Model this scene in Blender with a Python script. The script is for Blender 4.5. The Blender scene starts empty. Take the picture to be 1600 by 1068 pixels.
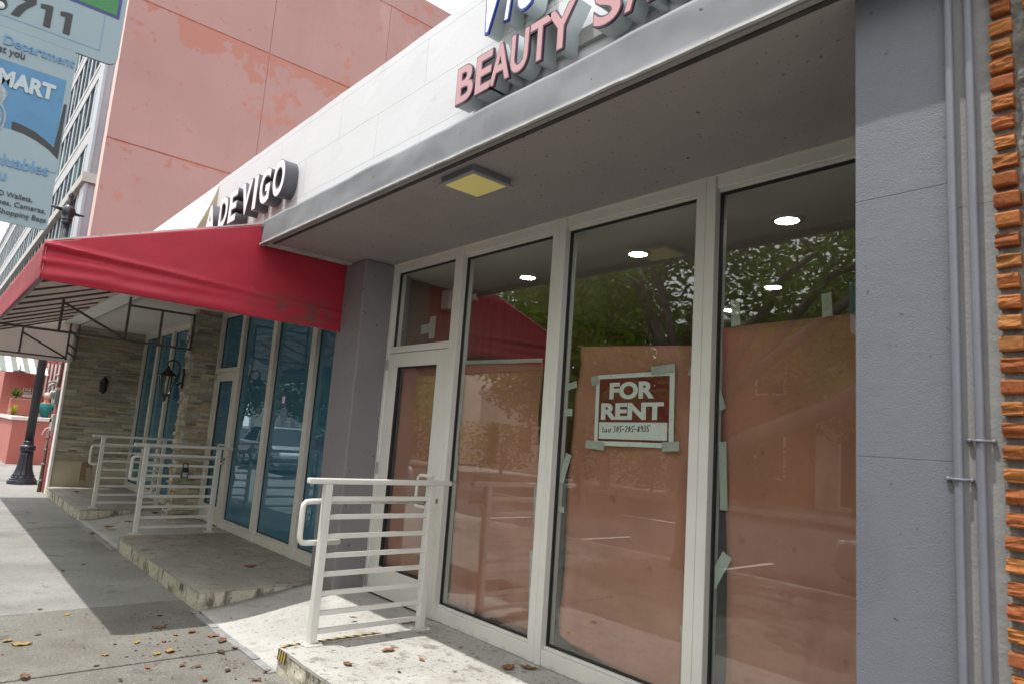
import bpy, bmesh, math, random
from mathutils import Vector, Matrix, noise
random.seed(11)
S = bpy.context.scene
COL = S.collection
PI = math.pi
R = math.radians

# ------------------------------------------------------------------ materials
MATS = {}

def M(name, col, rough=.7, var=(4., .12), spots=(), bump=None, bump2=None, metal=0., attr=False, coat=0., emit=None, spec=.5):
    """procedural principled material: base colour, soft variation, spots=(scale, lo, hi, colour, (sx,sy,sz)), bump=(scale, strength)"""
    m = bpy.data.materials.new(name); m.use_nodes = True
    nt = m.node_tree; N = nt.nodes; L = nt.links
    b = N['Principled BSDF']
    b.inputs['Roughness'].default_value = rough
    b.inputs['Metallic'].default_value = metal
    b.inputs['Specular IOR Level'].default_value = spec
    b.inputs['Coat Weight'].default_value = coat
    tc = N.new('ShaderNodeTexCoord')

    def tex(scale, stretch=(1, 1, 1), detail=6., rgh=.6):
        mp = N.new('ShaderNodeMapping'); mp.inputs['Scale'].default_value = stretch
        L.new(tc.outputs['Object'], mp.inputs['Vector'])
        n = N.new('ShaderNodeTexNoise'); n.inputs['Scale'].default_value = scale
        n.inputs['Detail'].default_value = detail; n.inputs['Roughness'].default_value = rgh
        L.new(mp.outputs['Vector'], n.inputs['Vector'])
        return n.outputs['Fac']

    def mix(fac, a, c, mode='MIX'):
        x = N.new('ShaderNodeMix'); x.data_type = 'RGBA'; x.blend_type = mode
        if isinstance(fac, float): x.inputs['Factor'].default_value = fac
        else: L.new(fac, x.inputs['Factor'])
        for s, v in (('A', a), ('B', c)):
            i = [k for k in x.inputs if k.name == s and k.type == 'RGBA'][0]
            if isinstance(v, tuple): i.default_value = (*v, 1)
            else: L.new(v, i)
        return [o for o in x.outputs if o.type == 'RGBA'][0]

    def ramp(f, lo, hi):
        r = N.new('ShaderNodeMapRange'); r.inputs['From Min'].default_value = lo; r.inputs['From Max'].default_value = hi
        L.new(f, r.inputs['Value']); return r.outputs['Result']

    c = col
    if attr:
        a = N.new('ShaderNodeAttribute'); a.attribute_name = 'Col'; c = a.outputs['Color']
    if var:
        f = ramp(tex(var[0]), .3, .7)
        k = var[1]
        if attr:
            c = mix(f, mix(1., c, (1 - k,) * 3, 'MULTIPLY'), c)
        else:
            c = mix(f, tuple(max(0, x * (1 - k)) for x in col), tuple(min(1, x * (1 + k)) for x in col))
    for s in spots:
        sc, lo, hi, sc_col = s[:4]
        st = s[4] if len(s) > 4 else (1, 1, 1)
        c = mix(ramp(tex(sc, st), lo, hi), c, sc_col)
    if isinstance(c, tuple): b.inputs['Base Color'].default_value = (*c, 1)
    else: L.new(c, b.inputs['Base Color'])
    nrm = None
    for bb in (bump, bump2):
        if bb:
            bn = N.new('ShaderNodeBump'); bn.inputs['Strength'].default_value = bb[1]
            bn.inputs['Distance'].default_value = bb[2] if len(bb) > 2 else .01
            L.new(tex(bb[0], detail=3., rgh=.5), bn.inputs['Height'])
            if nrm: L.new(nrm, bn.inputs['Normal'])
            nrm = bn.outputs['Normal']
    if nrm: L.new(nrm, b.inputs['Normal'])
    if emit:
        b.inputs['Emission Color'].default_value = (*emit[0], 1); b.inputs['Emission Strength'].default_value = emit[1]
    MATS[name] = m
    return m

def tile_mat(name, cols, mortar, sx, sy, msize=.01, rough=.75, offset=.5, bump=True, plane='XY'):
    """brick-texture material on the plane given, with extra stains"""
    m = M(name, cols[0], rough, var=None); nt = m.node_tree; N = nt.nodes; L = nt.links; b = N['Principled BSDF']
    tc = N.new('ShaderNodeTexCoord'); mp = N.new('ShaderNodeMapping'); mp.vector_type = 'POINT'
    if plane == 'XZ': mp.inputs['Rotation'].default_value = (-PI / 2, 0, 0)
    L.new(tc.outputs['Object'], mp.inputs['Vector'])
    wn = N.new('ShaderNodeTexNoise'); wn.inputs['Scale'].default_value = 5; L.new(mp.outputs['Vector'], wn.inputs['Vector'])
    vm = N.new('ShaderNodeVectorMath'); vm.operation = 'MULTIPLY_ADD'; vm.inputs[1].default_value = (.012,) * 3
    L.new(wn.outputs['Color'], vm.inputs[0]); L.new(mp.outputs['Vector'], vm.inputs[2])
    br = N.new('ShaderNodeTexBrick'); br.inputs['Scale'].default_value = 1
    br.inputs['Brick Width'].default_value = sx; br.inputs['Row Height'].default_value = sy
    br.inputs['Mortar Size'].default_value = msize; br.inputs['Mortar Smooth'].default_value = .3
    br.inputs['Color1'].default_value = (*cols[0], 1); br.inputs['Color2'].default_value = (*cols[1], 1)
    br.inputs['Mortar'].default_value = (*mortar, 1); br.offset = offset
    L.new(vm.outputs[0], br.inputs['Vector'])
    last = br.outputs['Color']
    for sc, lo, hi, cc in cols[2]:
        n = N.new('ShaderNodeTexNoise'); n.inputs['Scale'].default_value = sc; n.inputs['Detail'].default_value = 7
        L.new(mp.outputs['Vector'], n.inputs['Vector'])
        r = N.new('ShaderNodeMapRange'); r.inputs['From Min'].default_value = lo; r.inputs['From Max'].default_value = hi
        L.new(n.outputs['Fac'], r.inputs['Value'])
        x = N.new('ShaderNodeMix'); x.data_type = 'RGBA'; L.new(r.outputs['Result'], x.inputs['Factor'])
        L.new(last, x.inputs[6]); x.inputs[7].default_value = (*cc, 1); last = x.outputs[2]
    L.new(last, b.inputs['Base Color'])
    if bump:
        n = N.new('ShaderNodeTexNoise'); n.inputs['Scale'].default_value = 40; L.new(mp.outputs['Vector'], n.inputs['Vector'])
        mm = N.new('ShaderNodeMath'); mm.operation = 'MULTIPLY_ADD'; L.new(n.outputs['Fac'], mm.inputs[0]); mm.inputs[1].default_value = .35
        iv = N.new('ShaderNodeMath'); iv.operation = 'SUBTRACT'; iv.inputs[0].default_value = 1; L.new(br.outputs['Fac'], iv.inputs[1])
        L.new(iv.outputs[0], mm.inputs[2])
        bn = N.new('ShaderNodeBump'); bn.inputs['Strength'].default_value = .5; bn.inputs['Distance'].default_value = .004
        L.new(mm.outputs[0], bn.inputs['Height']); L.new(bn.outputs['Normal'], b.inputs['Normal'])
    return m

def glass_mat(name, tint, ior=1.5, film=0.):
    m = bpy.data.materials.new(name); m.use_nodes = True; nt = m.node_tree; N = nt.nodes; L = nt.links
    N.remove(N['Principled BSDF']); out = N['Material Output']
    t = N.new('ShaderNodeBsdfTransparent'); t.inputs['Color'].default_value = (*tint, 1)
    g = N.new('ShaderNodeBsdfGlossy'); g.inputs['Roughness'].default_value = .0
    g.inputs['Color'].default_value = (1, 1, 1, 1) if not film else (.72, .9, 1, 1)
    f = N.new('ShaderNodeFresnel'); ge = N.new('ShaderNodeNewGeometry'); iv = N.new('ShaderNodeMapRange')   # same reflectance from either side of the sheet
    iv.inputs['To Min'].default_value = ior; iv.inputs['To Max'].default_value = 1 / ior
    L.new(ge.outputs['Backfacing'], iv.inputs['Value']); L.new(iv.outputs['Result'], f.inputs['IOR'])
    tc = N.new('ShaderNodeTexCoord'); n = N.new('ShaderNodeTexNoise'); n.inputs['Scale'].default_value = .9; n.inputs['Detail'].default_value = 1
    L.new(tc.outputs['Object'], n.inputs['Vector'])
    bp = N.new('ShaderNodeBump'); bp.inputs['Strength'].default_value = .06; bp.inputs['Distance'].default_value = .02
    L.new(n.outputs['Fac'], bp.inputs['Height']); L.new(bp.outputs['Normal'], g.inputs['Normal'])
    x = N.new('ShaderNodeMixShader'); L.new(t.outputs[0], x.inputs[1]); L.new(g.outputs[0], x.inputs[2])
    if film:
        a = N.new('ShaderNodeMath'); a.operation = 'ADD'; a.use_clamp = True; a.inputs[1].default_value = film; L.new(f.outputs[0], a.inputs[0]); L.new(a.outputs[0], x.inputs[0])
    else: L.new(f.outputs[0], x.inputs[0])
    L.new(x.outputs[0], out.inputs['Surface'])
    return m

mSidewalk = M('sidewalk_concrete', (.265, .258, .238), .9, (1.3, .16),
              spots=((.9, .50, .70, (.175, .168, .155)), (4.2, .62, .69, (.165, .155, .14)), (60, .57, .65, (.17, .165, .155)), (85, .61, .67, (.40, .39, .365)), (16, .64, .70, (.15, .14, .13)), (5, .62, .8, (.19, .17, .14))), bump=(220, .7, .004), bump2=(30, .25, .004))
mAggregate = M('exposed_aggregate', (.178, .170, .148), .9, (1.1, .2), spots=((1.6, .50, .70, (.120, .108, .092)), (3.7, .62, .7, (.105, .095, .08)), (55, .56, .62, (.115, .11, .10)), (70, .60, .66, (.32, .305, .27)), (38, .63, .69, (.26, .24, .20)), (11, .62, .72, (.13, .12, .105)), (6, .62, .8, (.20, .15, .10))), bump=(130, .9, .006), bump2=(30, .25, .004))
mJoint = M('joint_dirt', (.07, .065, .06), .95)
mStepTop = M('old_concrete_top', (.40, .39, .36), .9, (2.2, .12),
             spots=((2.6, .52, .68, (.335, .32, .285)), (30, .57, .65, (.14, .13, .115)), (8, .55, .66, (.20, .188, .158)), (1.7, .56, .66, (.30, .285, .25)), (120, .58, .66, (.60, .59, .56)), (90, .62, .67, (.12, .115, .10))), bump=(90, .5, .004))
mRiser = M('stained_riser', (.52, .48, .38), .95, (3, .2),
           spots=((9, .5, .6, (.14, .13, .10), (1, 1, .35)), (4, .55, .75, (.36, .27, .15)), (40, .62, .68, (.06, .06, .05))), bump=(30, .9, .01))
mTile = tile_mat('travertine_floor', [(.37, .345, .295), (.30, .275, .23), ((1.3, .46, .68, (.27, .26, .225)), (3.1, .62, .72, (.33, .25, .17)), (6, .56, .68, (.19, .178, .155)), (2.2, .62, .8, (.42, .405, .37)), (30, .60, .67, (.14, .13, .115)))], (.25, .235, .205), .41, .135, .003)
mRamp = M('ramp_concrete', (.43, .42, .395), .9, (2, .15), spots=((6, .55, .75, (.30, .28, .245)), (40, .60, .67, (.16, .15, .13)), (3, .62, .74, (.31, .275, .22)), (110, .62, .67, (.13, .12, .11))), bump=(80, .5, .004))
mStrip = M('edge_strip_stone', (.27, .27, .265), .8, (8, .2), spots=((30, .6, .7, (.2, .2, .2)),), bump=(60, .4, .003))
mAsphalt = M('asphalt', (.055, .055, .057), .9, (.4, .2), spots=((200, .62, .7, (.14, .14, .14)),), bump=(200, .5, .004))
mKerb = M('kerb_concrete', (.34, .33, .31), .9, (3, .2), bump=(60, .4, .003))
mGround = M('ground_soil', (.17, .17, .15), .95, (.1, .25))
mPaintLine = M('road_paint', (.7, .69, .65), .8, (20, .15))

def white_wall():
    m = tile_mat('white_wall_paint', [(.665, .665, .68), (.65, .65, .665), ((7, .66, .8, (.57, .565, .565)), (60, .70, .74, (.40, .39, .39)), (1.4, .6, .8, (.61, .607, .61)), (22, .66, .76, (.60, .595, .59)))], (.40, .40, .41), 1.22, .335, .0026, .65, plane='XZ')
    return m
mWhite = white_wall()
mWhiteFlare = M('white_stucco', (.74, .73, .70), .8, (3, .05), spots=((12, .68, .8, (.62, .60, .55)),), bump=(50, .4, .005))
mFascia = M('grey_flashing_paint', (.22, .223, .236), .72, (3, .1), spots=((9, .66, .8, (.26, .26, .275)), (30, .69, .71, (.08, .08, .08)), (5, .62, .8, (.185, .188, .20), (1, 1, .3))), bump=(1.5, .5, .08), bump2=(5, .06, .01), metal=.0, spec=.2)
mSoffit = M('soffit_paint', (.335, .305, .305), .75, (1.2, .08), spots=((30, .655, .68, (.07, .06, .058)), (1.1, .58, .72, (.30, .27, .27)), (4, .66, .8, (.36, .33, .33)), (75, .66, .69, (.10, .088, .085))), bump=(2.2, .3, .03), bump2=(90, .3, .003))
mSoffitFar = M('soffit_paint_pale', (.60, .55, .52), .8, (1.2, .08), bump=(60, .2, .003))
mEdge = M('flashing_lip', (.48, .475, .47), .5, (9, .2), spots=((30, .62, .7, (.2, .19, .18)),))
mPillar = M('grey_mauve_paint', (.215, .195, .203), .75, (1.4, .07), spots=((24, .665, .685, (.06, .055, .055)), (5, .66, .8, (.25, .23, .23)), (2.5, .68, .74, (.16, .145, .15), (1, 1, .25))), bump=(130, .3, .003), bump2=(3, .2, .02))
mPilaster = M('slate_grey_paint', (.128, .135, .155), .55, (1.6, .06), spots=((24, .675, .69, (.06, .06, .065)), (1.3, .58, .7, (.112, .118, .137), (1, 1, .5)), (3, .64, .8, (.15, .157, .175)), (7, .7, .76, (.10, .105, .118), (1, 1, .3))), bump=(210, .55, .003), bump2=(16, .3, .006))
def foot_dirt(m, z0, z1, col, fac, scale=6):
    nt = m.node_tree; N = nt.nodes; L = nt.links; b = N['Principled BSDF']; last = b.inputs['Base Color'].links[0].from_socket
    tc = N.new('ShaderNodeTexCoord'); sp = N.new('ShaderNodeSeparateXYZ'); L.new(tc.outputs['Object'], sp.inputs[0])
    n = N.new('ShaderNodeTexNoise'); n.inputs['Scale'].default_value = scale; n.inputs['Detail'].default_value = 8; L.new(tc.outputs['Object'], n.inputs['Vector'])
    a = N.new('ShaderNodeMath'); a.operation = 'MULTIPLY_ADD'; a.inputs[1].default_value = z1 - z0; a.inputs[2].default_value = z0; L.new(n.outputs['Fac'], a.inputs[0])
    d = N.new('ShaderNodeMath'); d.operation = 'SUBTRACT'; L.new(a.outputs[0], d.inputs[0]); L.new(sp.outputs['Z'], d.inputs[1])
    r = N.new('ShaderNodeMapRange'); r.inputs['From Max'].default_value = (z1 - z0) * .35; r.inputs['To Max'].default_value = fac; L.new(d.outputs[0], r.inputs['Value'])
    x = N.new('ShaderNodeMix'); x.data_type = 'RGBA'; L.new(r.outputs[0], x.inputs['Factor']); L.new(last, x.inputs[6]); x.inputs[7].default_value = (*col, 1); L.new(x.outputs[2], b.inputs['Base Color'])
foot_dirt(mPilaster, -.2, .7, (.095, .09, .08), .6); foot_dirt(mPillar, -.2, .55, (.13, .11, .095), .6)
mPaleStrip = M('pale_grey_render', (.24, .235, .23), .75, (3, .1), spots=((24, .7, .74, (.18, .17, .16)),), bump=(90, .5, .003))
mConduit = M('conduit_grey_paint', (.142, .146, .17), .45, (4, .07), spots=((30, .7, .74, (.2, .2, .21)),), bump=(110, .35, .002))
mFrame = M('window_frame_white', (.66, .645, .595), .45, (2.5, .05), spots=((18, .68, .76, (.52, .50, .45)), (60, .7, .74, (.34, .32, .29))))
mFrameWarm = M('window_frame_warm', (.62, .585, .52), .5, (2.5, .06), spots=((22, .66, .74, (.45, .41, .35)),))
mGasket = M('black_gasket', (.015, .015, .015), .6, None)
mGasketSoft = M('groove_dark', (.05, .045, .043), .8, (9, .4))
mGlass = glass_mat('clear_glass', (.93, .95, .93), 1.7)
mGlassBlue = glass_mat('blue_film_glass', (.10, .32, .46), 1.5, .03)
_nt = mGlassBlue.node_tree; _d = _nt.nodes.new('ShaderNodeBsdfDiffuse'); _d.inputs['Color'].default_value = (.095, .285, .41, 1)   # the film itself scatters blue
_x = _nt.nodes.new('ShaderNodeMixShader'); _x.inputs[0].default_value = .5; _o = _nt.nodes['Material Output']
_m = _o.inputs['Surface'].links[0].from_node; _t = _m.inputs[1].links[0].from_node
_nt.links.new(_t.outputs[0], _x.inputs[1]); _nt.links.new(_d.outputs[0], _x.inputs[2]); _nt.links.new(_x.outputs[0], _m.inputs[1])
mCarGlass = M('car_glass', (.02, .025, .03), .04, None, spec=.9)
mRail = M('railing_white_paint', (.63, .615, .57), .4, (6, .06), spots=((40, .69, .74, (.45, .40, .33)),), bump=(140, .1, .001))
foot_dirt(mRail, -.05, .07, (.30, .17, .09), .8, 30); foot_dirt(mFrame, -.05, .10, (.36, .33, .27), .7, 14)
mRed = M('red_canvas', (.40, .012, .033), .6, (2, .12), spots=((3.5, .70, .86, (.36, .05, .06)), (1.2, .55, .75, (.37, .018, .034), (1, 1, .4)), (90, .5, .7, (.37, .012, .028))), bump=(3, .35, .03), bump2=(400, .15, .001))
def stain(m, centre, radius, col, fac):
    nt = m.node_tree; N = nt.nodes; L = nt.links; b = N['Principled BSDF']; last = b.inputs['Base Color'].links[0].from_socket
    tc = N.new('ShaderNodeTexCoord'); vs = N.new('ShaderNodeVectorMath'); vs.operation = 'SUBTRACT'; vs.inputs[1].default_value = centre; L.new(tc.outputs['Object'], vs.inputs[0])
    vm = N.new('ShaderNodeVectorMath'); vm.operation = 'MULTIPLY'; vm.inputs[1].default_value = (1, 1, 3.2); L.new(vs.outputs[0], vm.inputs[0]); ln = N.new('ShaderNodeVectorMath'); ln.operation = 'LENGTH'; L.new(vm.outputs[0], ln.inputs[0])
    n = N.new('ShaderNodeTexNoise'); n.inputs['Scale'].default_value = 9; n.inputs['Detail'].default_value = 8; n.inputs['Roughness'].default_value = .65; L.new(tc.outputs['Object'], n.inputs['Vector'])
    r = N.new('ShaderNodeMapRange'); r.inputs['From Min'].default_value = radius; r.inputs['From Max'].default_value = 0; L.new(ln.outputs['Value'], r.inputs['Value'])
    q = N.new('ShaderNodeMapRange'); q.inputs['From Min'].default_value = .42; q.inputs['From Max'].default_value = .66; L.new(n.outputs['Fac'], q.inputs['Value'])
    k = N.new('ShaderNodeMath'); k.operation = 'MULTIPLY'; L.new(r.outputs[0], k.inputs[0]); L.new(q.outputs[0], k.inputs[1])
    k2 = N.new('ShaderNodeMath'); k2.operation = 'MULTIPLY'; k2.use_clamp = True; k2.inputs[1].default_value = fac; L.new(k.outputs[0], k2.inputs[0])
    x = N.new('ShaderNodeMix'); x.data_type = 'RGBA'; L.new(k2.outputs[0], x.inputs['Factor']); L.new(last, x.inputs[6]); x.inputs[7].default_value = (*col, 1); L.new(x.outputs[2], b.inputs['Base Color'])
stain(mRed, (-5.96, -.72, 2.44), .62, (.11, .06, .05), 1.3)      # mould and scuffs at the pillar end of the canvas
mLining = M('awning_lining', (.62, .57, .545), .85, (1.5, .1), spots=((5, .62, .8, (.50, .45, .43)),), bump=(6, .2, .01))
def translucent(m, col, fac):
    nt = m.node_tree; t = nt.nodes.new('ShaderNodeBsdfTranslucent'); t.inputs['Color'].default_value = (*col, 1)
    x = nt.nodes.new('ShaderNodeMixShader'); x.inputs[0].default_value = fac
    nt.links.new(nt.nodes['Principled BSDF'].outputs[0], x.inputs[1]); nt.links.new(t.outputs[0], x.inputs[2]); nt.links.new(x.outputs[0], nt.nodes['Material Output'].inputs['Surface'])
    return m
mRedTop = translucent(M('red_canvas_top', (.36, .012, .028), .6, (2, .12), bump=(3, .35, .03)), (.82, .76, .71), .42)
translucent(mLining, (.85, .80, .76), .45)
mIron = M('brown_black_iron', (.055, .045, .045), .5, (10, .3), bump=(60, .2, .002))
mTrussPaint = M('truss_dark_paint', (.10, .085, .085), .55, (10, .25), spots=((14, .66, .74, (.2, .13, .1)),))
mStone = M('ledger_stone', (.3, .26, .2), .85, (14, .25), attr=True, spots=((30, .62, .74, (.14, .12, .10)),), bump=(35, .8, .008))
mStoneBase = M('travertine_panel', (.44, .38, .27), .7, (2.5, .15), spots=((6, .55, .75, (.36, .29, .19)), (20, .64, .7, (.26, .2, .13))), bump=(30, .2, .002))
mStonePatch = tile_mat('patched_tile', [(.30, .2, .12), (.42, .33, .22), ((6, .55, .7, (.2, .12, .08)),)], (.2, .16, .11), .12, .12, .004, plane='XZ')
mBrick = M('split_brick', (.5, .2, .08), .95, (25, .2), attr=True, spots=((40, .60, .70, (.14, .045, .024)), (12, .66, .76, (.46, .19, .06)), (8, .66, .72, (.42, .40, .37))), bump=(80, .8, .004), spec=.15)
mMortar = M('rough_mortar', (.20, .195, .18), .95, (14, .25), spots=((18, .58, .68, (.12, .12, .11)), (30, .64, .7, (.36, .35, .33))), bump=(40, 1., .012))
mPink = M('pink_stucco', (.285, .160, .147), .85, (.7, .07),
          spots=((1.3, .61, .67, (.30, .13, .105)), (3.4, .63, .68, (.285, .12, .095)), (9, .69, .73, (.24, .09, .07)), (1.1, .6, .85, (.345, .215, .20), (1, 1, .4)), (1.7, .57, .75, (.265, .15, .138), (1, 1, .07)), (5, .60, .72, (.28, .155, .143), (1, 1, .12))), bump=(40, .3, .006))
def peel(m, levels, col):
    nt = m.node_tree; N = nt.nodes; L = nt.links; b = N['Principled BSDF']; last = b.inputs['Base Color'].links[0].from_socket
    tc = N.new('ShaderNodeTexCoord'); sp = N.new('ShaderNodeSeparateXYZ'); L.new(tc.outputs['Object'], sp.inputs[0])
    n = N.new('ShaderNodeTexNoise'); n.inputs['Scale'].default_value = .9; n.inputs['Detail'].default_value = 9; n.inputs['Roughness'].default_value = .62; L.new(tc.outputs['Object'], n.inputs['Vector'])
    def mth(op, a, c):
        x = N.new('ShaderNodeMath'); x.operation = op
        for i, v in enumerate((a, c)):
            if isinstance(v, (int, float)): x.inputs[i].default_value = v
            else: L.new(v, x.inputs[i])
        return x.outputs[0]
    for z0, reach, off in levels:
        d = mth('SUBTRACT', z0, sp.outputs['Z']); lim = mth('MULTIPLY', mth('SUBTRACT', n.outputs['Fac'], off), reach)
        f = mth('MULTIPLY', mth('LESS_THAN', d, lim), mth('GREATER_THAN', d, 0.))
        x = N.new('ShaderNodeMix'); x.data_type = 'RGBA'; L.new(f, x.inputs['Factor']); L.new(last, x.inputs[6]); x.inputs[7].default_value = (*col, 1); last = x.outputs[2]
    L.new(last, b.inputs['Base Color'])
peel(mPink, ((9.79, 2.6, .39), (12.485, 1.6, .50), (6.722, .6, .46)), (.295, .125, .10))
mPinkGroove = M('pink_groove', (.30, .095, .065), .9, (6, .3))
mPinkEdge = M('pink_edge_highlight', (.66, .47, .43), .85, (3, .1))  # sunlit highlight of the fin's front edge, painted as paler pink
mPinkDeep = M('deep_pink_paint', (.50, .165, .14), .8, (2, .1), spots=((3, .62, .8, (.48, .18, .155)),), bump=(40, .2, .004))
mPinkDark = M('maroon_paint', (.32, .075, .07), .8, (4, .15))
mCap = M('white_cap_paint', (.80, .76, .73), .7, (4, .06))
mGridWhite = M('grid_white_paint', (.33, .34, .36), .6, (.5, .05))
mGridGrey = M('grid_side_wall', (.27, .25, .27), .8, (.4, .12))
mGridGlass = M('grid_dark_glass', (.04, .05, .06), .5, (.15, .5), spots=((.25, .56, .6, (.09, .17, .15)),), spec=.0)
mGridBeige = M('grid_beige_band', (.40, .38, .35), .8, (.8, .1))
mLetterPink = M('letter_pink_acrylic', (.52, .265, .28), .35, (3, .06), spots=((9, .66, .8, (.50, .25, .27)),))
mLetterPale = M('letter_pale_acrylic', (.82, .70, .71), .35, (3, .04))
mLetterSide = M('letter_side_teal', (.42, .47, .48), .5, (3, .08), spots=((8, .64, .76, (.33, .37, .38), (1, 1, .3)),))
mLetterTrim = M('letter_trim_purple', (.075, .035, .065), .4, None)
mLetterDark = M('letter_side_charcoal', (.085, .085, .10), .45, (4, .15))
mLetterWhite = M('letter_white_acrylic', (.85, .86, .88), .3, None)
mLetterBlue = M('letter_blue_trim', (.02, .035, .30), .4, None)
mRaceway = M('raceway_grey', (.30, .295, .285), .6, (4, .1))
mPaper = M('rosin_paper', (.46, .198, .136), .8, (2.3, .14), spots=((1.1, .55, .8, (.53, .245, .17), (1, 1, .25)), (2.4, .56, .70, (.37, .148, .10), (1, 1, .4)), (9, .64, .74, (.34, .135, .095))), bump=(2.2, .8, .05), bump2=(9, .35, .012))
mTape = M('pale_green_tape', (.46, .49, .445), .8, (20, .12), bump=(40, .3, .002))
mSignWhite = M('sign_white', (.78, .80, .80), .5, (3, .03))
mSignRed = M('sign_red', (.17, .012, .015), .5, (3, .08))
mInk = M('black_ink', (.012, .012, .014), .5, None)
mBusShadedWhite = M('transit_sign_shaded_white', (.205, .275, .305), .4, (5, .04))  # white sign face with the tree shade put into its colour
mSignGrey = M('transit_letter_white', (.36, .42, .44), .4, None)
mBusGreen = M('transit_green', (.01, .15, .03), .4, None)
mBusNavy = M('transit_navy', (.015, .02, .16), .4, None)
mBusBlue = M('transit_blue', (.04, .16, .30), .4, (14, .14))
mBusTextBlue = M('transit_text_blue', (.075, .20, .36), .4, None)
mBusGrey = M('transit_grey', (.22, .25, .28), .4, (60, .4))
mSteel = M('galvanised_steel', (.42, .43, .44), .4, (20, .1), metal=.6)
mCeil = M('interior_ceiling', (.78, .77, .70), .85, (.8, .05))
mIntWall = M('interior_wall', (.26, .245, .235), .85, (1.2, .1))
mIntWood = M('wood_panel_wall', (.22, .115, .07), .6, (1.5, .15), spots=((3, .5, .75, (.15, .075, .05), (6, 6, .3)),))
mIntFloor = M('interior_floor', (.10, .095, .085), .5, (2, .2))
mLampOn = M('lamp_lens_lit', (.9, .9, .88), .4, None, emit=((1, .98, .93), 55.))
mPlasticWhite = M('white_plastic', (.68, .68, .63), .5, (4, .05))
mYellowLens = M('yellowed_lens', (.80, .68, .24), .4, (6, .06), emit=((.80, .66, .22), .12))  # faint glow added to a lens that is not lit
mBlackIron = M('lantern_black', (.016, .014, .013), .4, (14, .3))
mLanternGlass = glass_mat('lantern_glass', (.8, .82, .78), 1.45)
mLamppost = M('lamppost_paint', (.032, .037, .048), .35, (8, .2), spots=((16, .66, .75, (.08, .08, .09)),))
mMeter = M('meter_grey', (.40, .42, .39), .5, (10, .1))
mMeterGlass = M('meter_box_green', (.15, .17, .14), .4, (6, .2))
mCopper = M('rusty_pipe', (.14, .10, .08), .7, (20, .4))
mHazardY = M('hazard_yellow', (.50, .34, .08), .6, (30, .15))
mHazardK = M('hazard_black', (.03, .028, .025), .6, (30, .3))
mBark = M('tree_bark', (.15, .12, .09), .95, (6, .3), bump=(20, .9, .02))
def leaf_mat(name, col, tr):
    m = bpy.data.materials.new(name); m.use_nodes = True; nt = m.node_tree; N = nt.nodes; L = nt.links
    b = N['Principled BSDF']; b.inputs['Roughness'].default_value = .5
    g = N.new('ShaderNodeNewGeometry'); h = N.new('ShaderNodeHueSaturation'); h.inputs['Color'].default_value = (*col, 1)
    mr = N.new('ShaderNodeMapRange'); mr.inputs['To Min'].default_value = .6; mr.inputs['To Max'].default_value = 1.5
    L.new(g.outputs['Random Per Island'], mr.inputs['Value']); L.new(mr.outputs['Result'], h.inputs['Value'])
    mh = N.new('ShaderNodeMapRange'); mh.inputs['To Min'].default_value = .47; mh.inputs['To Max'].default_value = .53
    L.new(g.outputs['Random Per Island'], mh.inputs['Value']); L.new(mh.outputs['Result'], h.inputs['Hue'])
    L.new(h.outputs['Color'], b.inputs['Base Color'])
    t = N.new('ShaderNodeBsdfTranslucent'); L.new(h.outputs['Color'], t.inputs['Color'])
    x = N.new('ShaderNodeMixShader'); x.inputs[0].default_value = tr
    L.new(b.outputs[0], x.inputs[1]); L.new(t.outputs[0], x.inputs[2]); L.new(x.outputs[0], N['Material Output'].inputs['Surface'])
    return m
mLeaf = leaf_mat('leaf_green', (.17, .23, .022), .55)
mLeafDark = leaf_mat('leaf_deep_green', (.085, .14, .022), .45)
mLeafYellow = leaf_mat('leaf_yellow_green', (.35, .36, .03), .4)
mDryBrown = M('dry_leaf_brown', (.16, .07, .035), .8, (30, .3))
mDryOrange = M('dry_leaf_orange', (.25, .11, .045), .8, (30, .25))
mDryYellow = M('dry_leaf_yellow', (.32, .20, .06), .8, (30, .2))
mDryDark = M('dry_leaf_dark', (.07, .04, .025), .85, (30, .3))
DRY = (mDryBrown, mDryOrange, mDryYellow, mDryDark)
mSkin = M('skin', (.55, .30, .22), .6, (8, .08))
mHairWhite = M('white_hair', (.68, .65, .62), .8, (30, .15))
mTeal = M('teal_shirt', (.01, .16, .15), .8, (6, .15), bump=(9, .4, .02))
mTrouser = M('dark_trousers', (.04, .04, .05), .85, (6, .15))
mCarSilver = M('car_silver_paint', (.42, .43, .45), .28, (2, .04), metal=.5, coat=.6)
mCarWhite = M('car_white_paint', (.72, .72, .72), .3, (2, .03), coat=.6)
mCarDark = M('car_charcoal_paint', (.04, .045, .055), .25, (2, .05), coat=.7)
mTyre = M('tyre_rubber', (.02, .02, .02), .85, (20, .2))
mRim = M('alloy_rim', (.45, .45, .46), .3, (10, .1), metal=.8)
mHead = M('headlight_lens', (.75, .77, .80), .1, None)
mTail = M('tail_lamp', (.35, .01, .01), .2, None)
mCream = M('cream_stucco', (.62, .56, .46), .85, (.6, .08))
mTerracotta = M('terracotta_stucco', (.50, .12, .085), .85, (.6, .1))
mWinDark = M('dark_window', (.03, .035, .04), .1, (.5, .3))

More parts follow.
